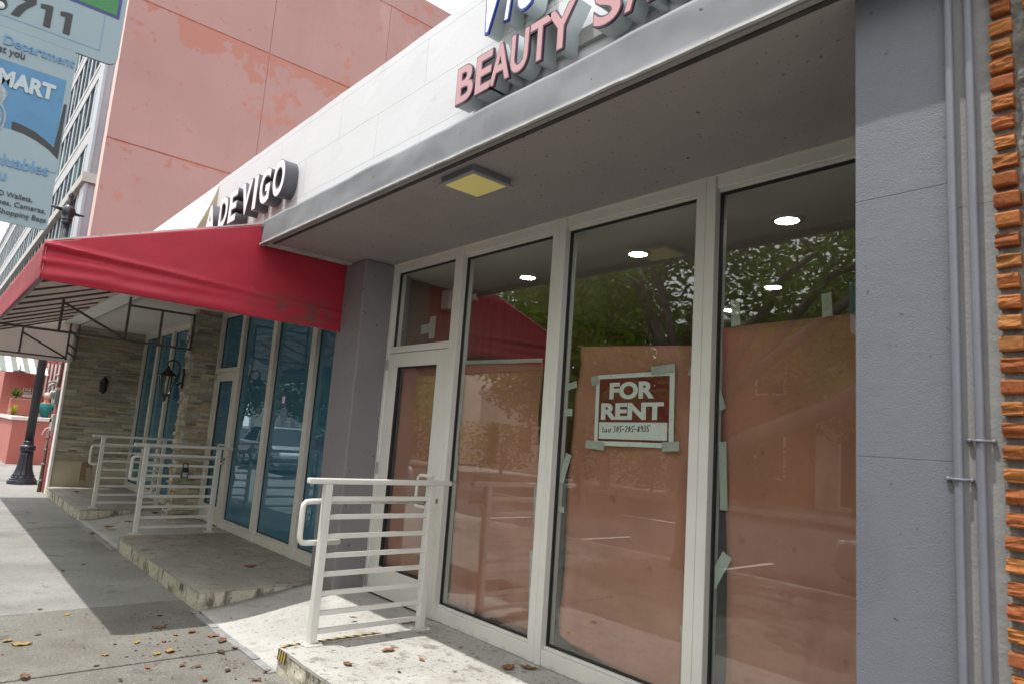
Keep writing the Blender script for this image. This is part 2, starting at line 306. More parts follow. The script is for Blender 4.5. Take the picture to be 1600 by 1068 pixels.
# ------------------------------------------------------------------ mesh builder
class MB:
    def __init__(s): s.v = []; s.f = []; s.c = []; s.m = []
    def _add(s, vs, fs, col=None, mi=0):
        o = len(s.v); s.v += [tuple(v) for v in vs]
        for f in fs: s.f.append([o + i for i in f]); s.c.append(col or (1, 1, 1)); s.m.append(mi)
    def box(s, x0, x1, y0, y1, z0, z1, col=None, mi=0):
        s._add([(x, y, z) for x in (x0, x1) for y in (y0, y1) for z in (z0, z1)],
               [(0, 1, 3, 2), (4, 6, 7, 5), (0, 4, 5, 1), (2, 3, 7, 6), (0, 2, 6, 4), (1, 5, 7, 3)], col, mi); return s
    def bar(s, a, b, w, h=None, up=(0, 0, 1), col=None, mi=0):
        a = Vector(a); b = Vector(b); h = h or w; d = (b - a).normalized(); u = Vector(up)
        if abs(d.dot(u)) > .95: u = Vector((0, 1, 0))
        sd = d.cross(u).normalized() * w / 2; u = sd.cross(d).normalized() * h / 2
        s._add([p + sd * i + u * j for p in (a, b) for i, j in ((-1, -1), (1, -1), (1, 1), (-1, 1))],
               [(3, 2, 1, 0), (4, 5, 6, 7), (0, 1, 5, 4), (1, 2, 6, 5), (2, 3, 7, 6), (3, 0, 4, 7)], col, mi); return s
    def tube(s, pts, r, seg=10, caps=True, mi=0):
        pts = [Vector(p) for p in pts]; n = len(pts); rs = r if isinstance(r, (list, tuple)) else [r] * n
        o = len(s.v); prev = None
        for i, p in enumerate(pts):
            d = (pts[min(i + 1, n - 1)] - pts[max(i - 1, 0)]).normalized()
            if prev is None:
                u = Vector((0, 0, 1)) if abs(d.z) < .9 else Vector((1, 0, 0)); a = d.cross(u).normalized()
            else: a = (prev - d * prev.dot(d)).normalized()
            prev = a; b = d.cross(a)
            for k in range(seg):
                t = 2 * PI * k / seg; s.v.append(tuple(p + a * math.cos(t) * rs[i] + b * math.sin(t) * rs[i]))
        for i in range(n - 1):
            for k in range(seg):
                k2 = (k + 1) % seg
                s.f.append([o + i * seg + k, o + i * seg + k2, o + (i + 1) * seg + k2, o + (i + 1) * seg + k]); s.c.append((1, 1, 1)); s.m.append(mi)
        if caps:
            s.f.append([o + k for k in reversed(range(seg))]); s.c.append((1, 1, 1)); s.m.append(mi)
            s.f.append([o + (n - 1) * seg + k for k in range(seg)]); s.c.append((1, 1, 1)); s.m.append(mi)
        return s
    def lathe(s, prof, c, seg=24, flute=0., nfl=0, axis='z', mi=0):
        """profile of (radius, height) turned round an axis through c; closed where radius is 0"""
        o = len(s.v); n = len(prof)
        for r, h in prof:
            for k in range(seg):
                t = 2 * PI * k / seg; rr = r * (1 + (flute * math.cos(nfl * t) if nfl else 0))
                if axis == 'z': s.v.append((c[0] + rr * math.cos(t), c[1] + rr * math.sin(t), c[2] + h))
                elif axis == 'y': s.v.append((c[0] + rr * math.cos(t), c[1] + h, c[2] - rr * math.sin(t)))
                else: s.v.append((c[0] + h, c[1] + rr * math.cos(t), c[2] + rr * math.sin(t)))
        for i in range(n - 1):
            for k in range(seg):
                k2 = (k + 1) % seg
                s.f.append([o + i * seg + k, o + i * seg + k2, o + (i + 1) * seg + k2, o + (i + 1) * seg + k]); s.c.append((1, 1, 1)); s.m.append(mi)
        s.f.append([o + k for k in reversed(range(seg))]); s.c.append((1, 1, 1)); s.m.append(mi)
        s.f.append([o + (n - 1) * seg + k for k in range(seg)]); s.c.append((1, 1, 1)); s.m.append(mi)
        return s
    def prism(s, poly, ext, mi=0, col=None):
        """closed polygon (3D points) extruded by the vector ext"""
        e = Vector(ext); n = len(poly); vs = [Vector(p) for p in poly]; vs += [v + e for v in vs]
        s._add(vs, [list(range(n))[::-1], list(range(n, 2 * n))] + [(i, (i + 1) % n, n + (i + 1) % n, n + i) for i in range(n)], col, mi); return s
    def sheet(s, nu, nv, fn, thick=None, mi=0):
        """grid surface fn(u,v)->point; thick = vector offset for a second side"""
        layers = [fn] if thick is None else [fn, lambda u, v: tuple(Vector(fn(u, v)) + Vector(thick))]
        o = len(s.v); W = nv + 1; T = (nu + 1) * W
        for g in layers:
            for i in range(nu + 1):
                for j in range(nv + 1): s.v.append(tuple(g(i / nu, j / nv)))
        F = []
        for i in range(nu):
            for j in range(nv):
                q = [i * W + j, (i + 1) * W + j, (i + 1) * W + j + 1, i * W + j + 1]; F.append(q)
                if thick is not None: F.append([T + k for k in q[::-1]])
        if thick is not None:
            ring = [(i * W) for i in range(nu + 1)] + [nu * W + j for j in range(1, nv + 1)] + [i * W + nv for i in range(nu - 1, -1, -1)] + [j for j in range(nv - 1, 0, -1)]
            for k in range(len(ring)):
                a, b = ring[k], ring[(k + 1) % len(ring)]; F.append([b, a, T + a, T + b])
        for f in F: s.f.append([o + k for k in f]); s.c.append((1, 1, 1)); s.m.append(mi)
        return s
    def build(s, name, mat, parent=None, smooth=False, bevel=0., local=False, fixn=True, kind=None):
        me = bpy.data.meshes.new(name); me.from_pydata(s.v, [], s.f)
        mats = mat if isinstance(mat, (list, tuple)) else [mat]
        for m in mats: me.materials.append(m)
        me.polygons.foreach_set('material_index', s.m)
        if any(c != (1, 1, 1) for c in s.c):
            at = me.color_attributes.new('Col', 'FLOAT_COLOR', 'CORNER')
            k = 0
            for p in me.polygons:
                for _ in p.loop_indices: at.data[k].color = (*s.c[p.index], 1); k += 1
        if fixn:
            bm = bmesh.new(); bm.from_mesh(me); bmesh.ops.recalc_face_normals(bm, faces=bm.faces); bm.to_mesh(me); bm.free()
        if smooth: me.polygons.foreach_set('use_smooth', [True] * len(me.polygons))
        return link(name, me, parent, bevel, local, kind, smooth)

def link(name, me, parent=None, bevel=0., local=False, kind=None, smooth=False):
    o = bpy.data.objects.new(name, me); COL.objects.link(o)
    if parent is not None:
        o.parent = parent
        if not local and parent.type == 'EMPTY': o.location = -Vector(parent.location)
    if bevel:
        b = o.modifiers.new('bevel', 'BEVEL'); b.width = bevel; b.segments = 2; b.limit_method = 'ANGLE'; b.angle_limit = R(40)
    if kind: o['kind'] = kind
    return o

def thing(name, label, cat, loc=(0, 0, 0), group=None, rot=None):
    o = bpy.data.objects.new(name, None); COL.objects.link(o); o.location = loc; o.empty_display_size = .1
    if rot: o.rotation_euler = rot
    o['label'] = label; o['category'] = cat
    if group: o['group'] = group
    return o
def tag(o, label, cat, group=None):
    o['label'] = label; o['category'] = cat
    if group: o['group'] = group
    return o
def dup(root, loc, label):
    r = root.copy(); COL.objects.link(r); r.location = loc; r['label'] = label
    for ch in list(root.children):
        c = ch.copy(); COL.objects.link(c); c.parent = r
        for g in list(ch.children):
            d = g.copy(); COL.objects.link(d); d.parent = c
    return r

# ------------------------------------------------------------------ lettering
def glyph_mesh(body, depth=.02, offset=0., size=1., shear=0., align='LEFT', spacing=1.):
    cu = bpy.data.curves.new('glyph', 'FONT'); cu.body = body; cu.extrude = depth / 2; cu.offset = offset; cu.size = size
    cu.shear = shear; cu.align_x = align; cu.space_character = spacing; cu.resolution_u = 6
    o = bpy.data.objects.new('glyph', cu); COL.objects.link(o)
    dg = bpy.context.evaluated_depsgraph_get(); dg.update()
    me = bpy.data.meshes.new_from_object(o.evaluated_get(dg)); bpy.data.objects.remove(o); bpy.data.curves.remove(cu)
    return me
def fit(me, x0, x1, z0, z1, y_front, depth, grow=0.):
    """put a glyph mesh upright on a wall facing -Y, stretched to the given box"""
    xs = [v.co.x for v in me.vertices]; ys = [v.co.y for v in me.vertices]; zs = [v.co.z for v in me.vertices]
    ax, bx, ay, by, az, bz = min(xs), max(xs), min(ys), max(ys), min(zs), max(zs)
    for v in me.vertices:
        x, y, z = v.co
        v.co = (x0 - grow + (x - ax) / (bx - ax) * (x1 - x0 + 2 * grow), y_front + (bz - z) / (bz - az) * depth, z0 - grow + (y - ay) / (by - ay) * (z1 - z0 + 2 * grow))
    return me
def channel_letter(root, ch, x0, x1, z0, z1, yf, yb, faceM, sideM, trimM, off=.035, shear=0., name='letter', trim=.004):
    def mk(d, o): return glyph_mesh(ch, .1, o, shear=shear)
    me = fit(mk(1, off), x0, x1, z0, z1, yf + .016, yb - yf - .016); me.materials.append(sideM); o = link(name, me, root)
    me = fit(mk(1, off + .006), x0, x1, z0, z1, yf + .002, .0142, .0025); me.materials.append(trimM); link('letter_trim', me, o)
    me = fit(mk(1, off - trim * 5), x0 + trim, x1 - trim, z0 + trim, z1 - trim, yf, .008); me.materials.append(faceM); link('letter_face', me, o)
    return o
def text(body, mat, parent, plane, a, z, at, size, offset=0., align='LEFT', name='lettering', depth=.0012, shear=0., local=False, sx=1., rot=0.):
    """flat lettering: plane 'X' faces +X (reads along +Y), plane 'Y' faces -Y (reads along +X)"""
    me = glyph_mesh(body, depth, offset, size, shear, align)
    c, s_ = math.cos(rot), math.sin(rot)
    for v in me.vertices:
        x, y, zz = v.co; x *= sx
        x, y = x * c - y * s_, x * s_ + y * c
        v.co = (at + zz, a + x, z + y) if plane == 'X' else (a + x, at - zz, z + y)
    me.materials.append(mat)
    return link(name, me, parent, local=local)

# ------------------------------------------------------------------ world, sun, camera
SUN = Vector((-.127, -.30, 1)).normalized()
elev = math.asin(SUN.z); az = math.atan2(SUN.x, SUN.y)
w = bpy.data.worlds.new('World'); S.world = w; w.use_nodes = True
N = w.node_tree.nodes; L = w.node_tree.links; bg = N['Background']
sky = N.new('ShaderNodeTexSky'); sky.sky_type = 'NISHITA'; sky.sun_disc = False; sky.sun_elevation = elev; sky.sun_rotation = az
sky.air_density = 1.; sky.dust_density = 2.
tc = N.new('ShaderNodeTexCoord'); mp = N.new('ShaderNodeMapping'); mp.inputs['Scale'].default_value = (1, 1, 2.2)
nz = N.new('ShaderNodeTexNoise'); nz.inputs['Scale'].default_value = 2.1; nz.inputs['Detail'].default_value = 8; nz.inputs['Roughness'].default_value = .58
mr = N.new('ShaderNodeMapRange'); mr.inputs['From Min'].default_value = .27; mr.inputs['From Max'].default_value = .44
mx = N.new('ShaderNodeMix'); mx.data_type = 'RGBA'; mx.inputs[7].default_value = (15.5, 15.8, 16.2, 1)
L.new(tc.outputs['Generated'], mp.inputs['Vector']); L.new(mp.outputs[0], nz.inputs['Vector']); L.new(nz.outputs['Fac'], mr.inputs['Value'])
L.new(mr.outputs[0], mx.inputs[0]); L.new(sky.outputs[0], mx.inputs[6]); L.new(mx.outputs[2], bg.inputs['Color'])
bg.inputs['Strength'].default_value = .135
sl = bpy.data.lights.new('sun', 'SUN'); sl.energy = 3.9; sl.angle = R(.6); sl.color = (1, .97, .93)
so = bpy.data.objects.new('sun', sl); COL.objects.link(so); so.rotation_euler = SUN.to_track_quat('Z', 'Y').to_euler(); so.location = (0, 0, 30)

cd = bpy.data.cameras.new('camera'); cam = bpy.data.objects.new('camera', cd); COL.objects.link(cam); S.camera = cam
cd.sensor_width = 36; cd.lens = 1064.146 / 1600 * 36; cd.clip_end = 1500; cd.clip_start = .05
RW = ((.65518397, .75209893, .07128228), (-.06287182, .14831023, -.98694033), (-.75284865, .64214584, .14445632))
cam.matrix_world = Matrix(((RW[0][0], -RW[1][0], -RW[2][0], 0), (RW[0][1], -RW[1][1], -RW[2][1], -3.28), (RW[0][2], -RW[1][2], -RW[2][2], 1.397), (0, 0, 0, 1)))
cd.dof.use_dof = True; cd.dof.focus_distance = 5.0; cd.dof.aperture_fstop = 5.0

# ------------------------------------------------------------------ ground, pavement, road
g = MB(); g.sheet(8, 8, lambda u, v: (-400 + 800 * u, -400 + 800 * v, -.42)); g.build('ground', mGround, kind='structure')
g = MB(); g.box(-160, 60, -17.0, -5.62, -.40, -.30); g.build('road', mAsphalt, kind='structure')
g = MB()
for x in range(-150, 55, 6): g.box(x, x + 2.6, -11.36, -11.24, -.2995, -.2955)
for x in range(-150, 55, 3): g.box(x, x + .1, -7.85, -5.75, -.2995, -.2955)
g.build('road_markings', mPaintLine, kind='structure')
g = MB(); g.box(-160, 60, -5.62, -5.46, -.40, -.155); g.box(-160, 60, -17.16, -17.0, -.40, -.155); g.build('kerb', mKerb, bevel=.02, kind='structure')
g = MB(); g2 = MB()
jx = [-3.42, -4.945, -6.48, -8.02, -9.52, -11.0, -12.62, -14.1]
jx = [12.0, 9., 6., 3.0, 1.2, -.35, -1.88] + jx + [-15.6 - 1.53 * k for k in range(60)]
for i in range(len(jx) - 1):
    hi, lo = jx[i], jx[i + 1]
    for y0, y1 in ((-5.455, -3.64), (-3.632, -1.27 if lo > -15 else 2.5)):
        dz = random.uniform(-.0025, .0025); gp = .006 if abs(hi + 8.02) > .01 else .011
        (g2 if -6.6 < lo < 0 else g).box(lo + .004, hi - gp, y0, y1, -.30, -.16 + dz)
g.build('sidewalk', mSidewalk, bevel=.006, kind='structure'); g2.build('sidewalk_aggregate', mAggregate, bevel=.006, kind='structure')
g = MB(); g.box(-110, 12, -5.45, -1.25, -.31, -.178); g.build('sidewalk_bed', mJoint, kind='structure')
g = MB(); g.box(-160, 60, -21, -17.165, -.40, -.17); g.build('opposite_sidewalk', mKerb, kind='structure')

# entrance platforms and ramps
PF = -1.31
def platform(x0, x1, top, label, mtop, seed):
    t = thing('entrance_platform', label, 'platform', ((x0 + x1) / 2, PF, -.2))
    rnd = random.Random(seed)
    g = MB(); n = max(6, int((x1 - x0) / .12))
    prof = [PF + rnd.uniform(-.006, .008) for _ in range(n + 1)]
    def f(u, v):
        i = min(n, int(round(u * n))); return (x0 + (x1 - x0) * u, prof[i] + noise.noise(Vector((u * 30, v * 4, seed))) * .006, -.28 + (top + .28 - .021) * v)
    g.sheet(n, 6, f, (0, .12, 0)); g.build('riser', mRiser, t)
    g = MB()
    def ft(u, v):
        i = min(n, int(round(u * n))); y = prof[i] - .003 + (0.07 - prof[i]) * v
        return (x0 - .003 + (x1 - x0 + .006) * u, y, top - .008 * (1 if v == 0 else 0) + noise.noise(Vector((x0 + (x1 - x0) * u, y, 0)) * 1.3) * .003)
    g.sheet(n, 14, ft, (0, 0, -.02)); g.build('floor_slab', mtop, t, smooth=False)
    g = MB(); g.box(x0 + .004, x1 - .004, PF + .1, .06, -.29, top - .022); g.build('core', mRiser, t)
    return t
pn = platform(-4.38, 1.6, 0., 'whitish worn concrete entrance platform under the big windows with hazard tape on its corner', mStepTop, 1)
pm = platform(-9.05, -6.05, 0., 'grey-brown stone tiled entrance platform beside the grey corner pillar with broken front corner', mTile, 2)
pfar = platform(-15.0, -11.58, 0., 'small pale tiled entrance platform in front of the far stone wall', mTile, 3)
# the chipped corner of the middle platform
def ramp(x0, x1, label):
    t = thing('entrance_ramp', label, 'ramp', ((x0 + x1) / 2, PF, -.2))
    g = MB()
    def f(u, v):
        y = PF + 1.33 * v; k = min(1, max(0, (y - PF - .05) / .98)); k = k * k * (3 - 2 * k) * .4 + k * .6
        return (x0 + (x1 - x0) * u, y, -.150 + .146 * k + noise.noise(Vector((u * 3 + x0, v * 3, 0))) * .003)
    g.sheet(14, 16, f, (0, 0, -.12)); g.build('slope', mRamp, t, smooth=True)
    g = MB()
    n = int((x1 - x0) / .24)
    for i in range(n):
        a = x0 + (x1 - x0) * i / n; b = x0 + (x1 - x0) * (i + 1) / n; dz = random.uniform(-.006, .004)
        g.box(a + .003, b - .002, PF - .055 + random.uniform(-.008, .008), PF + .004, -.28, -.146 + dz)
    g.build('edge_strip', mStrip, t, bevel=.004)
ramp(-6.046, -4.384, 'sunlit worn concrete ramp rising to the white glass door with brown paper')
ramp(-11.576, -9.054, 'shaded ramp with loose grey edge stones beside the middle railing')

# hazard tape at the near platform's corner
t = thing('hazard_tape', 'worn yellow and black striped tape on the edge of the white platform', 'tape', (-4.36, -1.25, 0))
g = MB(); k = 0; y = PF - .006
while y < -.62:
    y2 = min(-.6, y + .034)
    g.prism([(-4.379, y, .0045), (-4.352, y + .02, .0045), (-4.352, y2 + .02, .0045), (-4.379, y2, .0045)], (0, 0, .0015), mi=k % 2); y = y2; k += 1
g.build('top_strip', [mHazardY, mHazardK], t)
g = MB(); x = -4.378; k = 0
while x < -4.27:
    g.prism([(x, PF - .010, -.075), (x + .018, PF - .010, -.075), (x + .034, PF - .010, -.006), (x + .016, PF - .010, -.006)], (0, -.0015, 0), mi=k % 2); x += .018; k += 1
g.build('front_strip', [mHazardK, mHazardY], t)

# ------------------------------------------------------------------ the shop building
BLD = thing('shop_building', 'low white and grey shop building with overhanging canopy, glass fronts and stone clad end', 'building', (-6, 0, 0))
# parapet wall with render joints
FY = -1.07
g = MB(); g.sheet(60, 8, lambda u, v: (-7.93 + 9.5 * u, FY + noise.noise(Vector((u * 40, v * 3, 1))) * .004, 3.12 + .957 * v + noise.noise(Vector((u * 14, 7, 0))) * .006 * v), (0, .28, 0)); g.build('parapet_wall', mWhite, BLD, smooth=False)
# flared older section further left
g = MB()
def flare(u, v):
    x = -7.93 - 7.07 * u; z = 2.98 + 1.085 * v; k = (1 - v)
    return (x, -1.066 - .40 * k ** 1.25, z)
g.sheet(20, 10, flare, (0, .25, 0)); g.build('flared_parapet', mWhiteFlare, BLD)
g = MB()
prof = [flare(0, i / 10) for i in range(11)]
poly = [(-7.927, p[1] + .004, p[2]) for p in prof] + [(-7.927, -1.0, 4.06), (-7.927, -1.0, 2.98)]
g.prism(poly, (.012, 0, 0)); g.build('flare_shaded_return', mStoneBase, BLD)  # end return of the flare, its shade put in as brown
g = MB(); g.box(-5.94, 1.6, -1.195, -1.05, 3.165, 3.172); g.build('ledge', mFascia, BLD)
g = MB(); g.box(-5.93, 1.6, -1.14, -1.112, 2.966, 2.9725); g.build('soffit_groove', mGasketSoft, BLD)  # drip groove drawn as a flat dark strip
g = MB(); g.box(-15.0, 1.6, -.75, 9.0, 3.30, 3.42); g.build('roof_deck', mSoffitFar, BLD)
# fascia flashing, dented sheet
g = MB()
def fas(u, v):
    x = -5.94 + 7.5 * u
    d = noise.noise(Vector((x * 1.7, v * 1.3, 3))) * .011 + noise.noise(Vector((x * 5, v * 2, 9))) * .004
    lip = -.012 if v < .08 else 0
    return (x, -1.205 + d + lip - .0 * v, 2.958 + .217 * v + noise.noise(Vector((x * 3, v, 5))) * .004)
g.sheet(220, 12, fas, (0, .03, 0)); g.build('fascia', mFascia, BLD, smooth=True)
g = MB(); g.sheet(90, 1, lambda u, v: (-5.94 + 7.5 * u, -1.225 + .018 * v + noise.noise(Vector((u * 60, 2, 0))) * .003, 2.952 + noise.noise(Vector((u * 40, 0, 0))) * .003), (0, 0, .012)); g.build('drip_edge', mEdge, BLD)
g = MB(); g.box(-5.94, 1.6, -1.185, .35, 2.972, 3.06); g.build('soffit', mSoffit, BLD)
g = MB(); g.box(-15.0, -5.945, -1.17, .35, 2.97, 3.06); g.build('far_soffit', mSoffitFar, BLD)
g = MB(); g.box(-15.0, -5.95, -1.19, -1.171, 2.955, 3.14); g.build('far_fascia', mEdge, BLD)
g = MB(); g.box(-5.94, -5.86, -1.17, -.36, 2.955, 2.9715); g.build('soffit_end_trim', mEdge, BLD)
# corner pillar
g = MB(); g.sheet(10, 40, lambda u, v: (-6.04 + .47 * u, -.36 + noise.noise(Vector((u * 3, v * 5, 0))) * .004, -.02 + 2.99 * v), (0, .5, 0)); g.build('corner_pillar', mPillar, BLD, bevel=.012)
# right pilaster
g = MB()
for a, b, dy in ((-.02, 1.4300, 0), (1.4307, 2.2393, -.0004), (2.2407, 2.9715, .0004)): g.box(-.905, -.641, -1.09 + dy, .35, a, b)
g.box(-.899, -.645, -1.084, .34, -.01, 2.97); g.build('pilaster', mPilaster, BLD, bevel=.0012)
g = MB(); g.box(-.6405, -.40, -1.087, .3, -.02, 2.16); g.box(-.6405, -.40, -1.0866, .3, 2.1608, 2.9715); g.build('render_strip', mPaleStrip, BLD, bevel=.001)
# end stone wall and pillar
def ledger(name, parent, plane, const, out, u0, u1, z0, z1, pal, dmin=.004, dmax=.03, lmin=.1, lmax=.38, hmin=.022, hmax=.05, seed=0):
    rn = random.Random(seed); g = MB(); z = z0
    while z < z1 - .01:
        h = min(rn.uniform(hmin, hmax), z1 - z); u = u0 - rn.uniform(0, .1)
        while u < u1:
            l = rn.uniform(lmin, lmax); a = max(u, u0); b = min(u + l, u1); u += l
            if b - a < .01: continue
            d = rn.uniform(dmin, dmax); c = rn.choice(pal); k = rn.uniform(.85, 1.3); c = tuple(min(.62, x * k) for x in c)
            lo, hi = sorted((const - .03 * out, const + d * out))
            if plane == 'X': g.box(lo, hi, a + .0015, b - .0015, z + .001, z + h - .002, c)
            else: g.box(a + .0015, b - .0015, lo, hi, z + .001, z + h - .002, c)
        z += h
    return g.build(name, mStone, parent, bevel=.003)
PALD = [(.46, .41, .30), (.36, .34, .27), (.50, .42, .28), (.39, .375, .32), (.54, .48, .36), (.27, .25, .20), (.45, .36, .24), (.40, .39, .31)]
PALL = [(.48, .42, .31), (.54, .49, .39), (.42, .35, .24), (.50, .42, .27), (.58, .54, .46)]
g = MB(); g.box(-15.25, -15.06, -1.27, 4, -.02, 2.97); g.build('end_wall', mStoneBase, BLD)
ledger('stone_cladding', BLD, 'X', -15.06, 1, -1.262, -.02, .47, 2.955, PALD, seed=3, lmin=.14, lmax=.5, hmin=.02, hmax=.042)
g = MB(); g.box(-15.10, -15.046, -1.26, -.81, -.01, .465); g.box(-15.10, -15.046, -.625, -.02, -.01, .465); g.build('plinth_panel', mStoneBase, BLD, bevel=.004)
g = MB()
for i in range(2):
    for j in range(4): g.box(-15.10, -15.047 + random.uniform(0, .004), -.806 + i * .09, -.720 + i * .09, -.005 + j * .117, .108 + j * .117, random.choice([(.3, .19, .11), (.4, .3, .19), (.2, .13, .09), (.43, .36, .24)]))
g.build('plinth_tiles', mStone, BLD, bevel=.003)
g = MB(); g.box(-15.24, -15.02, -1.305, -1.262, -.15, 2.30); g.build('white_corner_trim', mCap, BLD, bevel=.006)
# stone pillar between the restaurant windows
g = MB(); g.box(-10.74, -10.47, -.40, .3, -.14, 2.968); g.build('stone_pillar_core', mStoneBase, BLD)
ledger('stone_pillar_side', BLD, 'X', -10.47, 1, -.39, -.0, -.10, 2.965, PALD, seed=5, lmin=.1, lmax=.3, hmin=.025, hmax=.05)
ledger('stone_pillar_front', BLD, 'Y', -.40, -1, -10.74, -10.45, -.10, 2.965, PALL, seed=6, lmin=.05, lmax=.16, dmin=.002, dmax=.045, hmin=.025, hmax=.06)

# window frames -----------------------------------------------------------
def window(parent, x0, x1, z0, z1, frameM, glassM, wl=.055, wr=.055, wb=.1, wt=.075, sill=True, name='window'):
    """frame bars round one pane, pane and gasket as its sub-parts"""
    g = MB()
    g.box(x0, x0 + wl, -.062, .06, z0, z1); g.box(x1 - wr, x1, -.062, .06, z0, z1)
    g.box(x0 + wl, x1 - wr, -.052, .055, z1 - wt, z1); g.box(x0 + wl, x1 - wr, -.052, .055, z0, z0 + wb)
    g.box(x0 + wl, x1 - wr, -.030, .03, z0 + wb, z0 + wb + .018); g.box(x0 + wl, x1 - wr, -.030, .03, z1 - wt - .016, z1 - wt)
    f = g.build(name, frameM, parent, bevel=.004)
    a, b, c, d = x0 + wl, x1 - wr, z0 + wb + .018, z1 - wt - .016
    g = MB(); s = .011
    g.box(a, a + s, -.012, .012, c, d); g.box(b - s, b, -.012, .012, c, d); g.box(a + s, b - s, -.0118, .0118, c, c + s); g.box(a + s, b - s, -.0118, .0118, d - s, d); g.build('gasket', mGasket, f)
    g = MB(); g.box(a + s, b - s, -.004, .004, c + s, d - s); g.build('pane', glassM, f)
    return f
HD = 2.972
for i, (a, b) in enumerate(((-4.535, -3.345), (-3.345, -2.157), (-2.157, -.907))):
    f = window(BLD, a + .001, b - .001, 0.002, HD, mFrame, mGlass, .062, .062)
# caulk line above the heads
g = MB(); g.sheet(120, 1, lambda u, v: (-5.61 + 4.70 * u, -.068 + .03 * v, 2.966 + noise.noise(Vector((u * 90, 1, 4))) * .004), (0, 0, .01)); g.build('caulking', mFrameWarm, BLD)
# door bay
def door_bay(parent, x0, x1, frameM, glassM, z_bar0, z_bar1, label=None, stile=.155):
    g = MB()
    g.box(x0, x0 + .075, -.06, .06, 0, HD - .001); g.box(x1 - .045, x1 - .001, -.06, .06, 0, HD - .001)
    g.box(x0 + .075, x1 - .045, -.055, .055, HD - .075, HD - .001); g.box(x0 + .075, x1 - .045, -.055, .055, z_bar0, z_bar1)
    fr = g.build('door_frame', frameM, parent, bevel=.004)
    a, b = x0 + .075, x1 - .045
    g = MB(); s = .012
    g.box(a, a + s, -.012, .012, z_bar1, HD - .075); g.box(b - s, b, -.012, .012, z_bar1, HD - .075)
    g.box(a + s, b - s, -.0118, .0118, z_bar1, z_bar1 + s); g.box(a + s, b - s, -.0118, .0118, HD - .075 - s, HD - .075); g.build('gasket', mGasket, fr)
    g = MB(); g.box(a + s, b - s, -.004, .004, z_bar1 + s, HD - .075 - s); g.build('transom_pane', glassM, fr)
    # leaf
    a += .004; b -= .004; zt = z_bar0 - .005; zb = .012
    g = MB(); gt, gb = zt - .125, zb + .235
    g.box(a, a + stile, -.05, .0, zb, zt); g.box(b - stile, b, -.05, .0, zb, zt); g.box(a + stile, b - stile, -.049, -.001, gt, zt); g.box(a + stile, b - stile, -.049, -.001, zb, gb)
    d = g.build('door', frameM, parent, bevel=.003)
    g = MB(); a2, b2 = a + stile, b - stile
    g.box(a2, a2 + s, -.043, -.008, gb, gt); g.box(b2 - s, b2, -.043, -.008, gb, gt); g.box(a2 + s, b2 - s, -.0428, -.0082, gb, gb + s); g.box(a2 + s, b2 - s, -.0428, -.0082, gt - s, gt); g.build('gasket', mGasket, d)
    g = MB(); g.box(a2 + s, b2 - s, -.028, -.020, gb + s, gt - s); g.build('door_pane', glassM, d)
    hx = b - .06
    g = MB(); g.tube([(hx, -.05, 1.075), (hx, -.085, 1.08), (hx - .015, -.105, 1.078), (hx - .10, -.11, 1.077), (hx - .125, -.11, 1.06), (hx - .135, -.11, 1.03), (hx - .137, -.11, .86), (hx - .13, -.11, .835), (hx - .10, -.105, .83), (hx - .015, -.10, .83), (hx, -.08, .83), (hx, -.05, .83)], .013, 10); g.build('handle', frameM, d, smooth=True)
    for z in (2.02, 1.08, .10):
        g = MB()
        for k in range(3): g.box(x0 + .055, x0 + .079, -.068, -.05, z - .05 + k * .034, z - .018 + k * .034)
        g.build('hinge', mSteel, d, bevel=.002)
    return d
door_bay(BLD, -5.605, -4.537, mFrame, mGlass, 2.126, 2.185)
# middle shop: door then three blue panes
door_bay(BLD, -10.44, -9.50, mFrameWarm, mGlassBlue, 2.09, 2.15, stile=.13)
for a, b in ((-9.50, -8.34), (-8.34, -7.17), (-7.17, -6.03)):
    window(BLD, a + .001, b - .001, .002, HD, mFrameWarm, mGlassBlue, .058, .058)
# far shop panes between end wall and stone pillar
for a, b in ((-15.03, -14.0), (-14.0, -13.02), (-13.02, -11.95), (-11.95, -10.75)):
    window(BLD, a + .001, b - .001, .002, HD, mFrameWarm, mGlassBlue, .058, .058)

# interior of the empty shop
g = MB(); g.box(-5.76, -.6, .36, 7.0, 2.90, 2.95); g.build('interior_ceiling', mCeil, BLD)
g = MB(); g.box(-5.76, -.6, .07, 7.0, -.10, -.02); g.build('interior_floor', mIntFloor, BLD)
g = MB(); g.box(-5.76, -5.66, .15, 7.0, -.02, 2.90); g.build('panelled_wall', mIntWood, BLD)
g = MB(); g.box(-5.76, -.6, 7.0, 7.1, -.02, 2.95); g.box(-.7, -.6, .36, 7.0, -.02, 2.90); g.build('interior_wall', mIntWall, BLD)
g = MB(); g.box(-5.65, -.92, .066, .36, 2.9, 2.968); g.build('window_header', mCeil, BLD)
g = MB(); g.box(-2.86, -2.852, .9, 2.1, 2.893, 2.8995); g.build('ceiling_joint', mSoffitFar, BLD)
lights = [(-2.04, .653), (-3.269, .717), (-4.567, .751), (-2.956, 2.187), (-3.787, 2.853)]
for x, y in lights:
    g = MB(); g.lathe([(.098, 0), (.098, -.012), (.072, -.016), (.066, -.006)], (x, y, 2.9), 28); o = g.build('recessed_light', mPlasticWhite, BLD, smooth=False)
    g = MB(); g.lathe([(.064, -.008), (.064, -.0145), (.02, -.016)], (x, y, 2.9), 24); g.build('light_lens', mLampOn, o)
g = MB(); g.box(-5.655, -5.52, .56, .80, 2.66, 2.86); o = g.build('emergency_light_box', mPlasticWhite, BLD, bevel=.01)
for y in (.60, .78):
    g = MB(); g.tube([(-5.53, y, 2.80), (-5.44, y + .07, 2.83)], [.025, .045], 12); g.build('spot_head', mPlasticWhite, o)
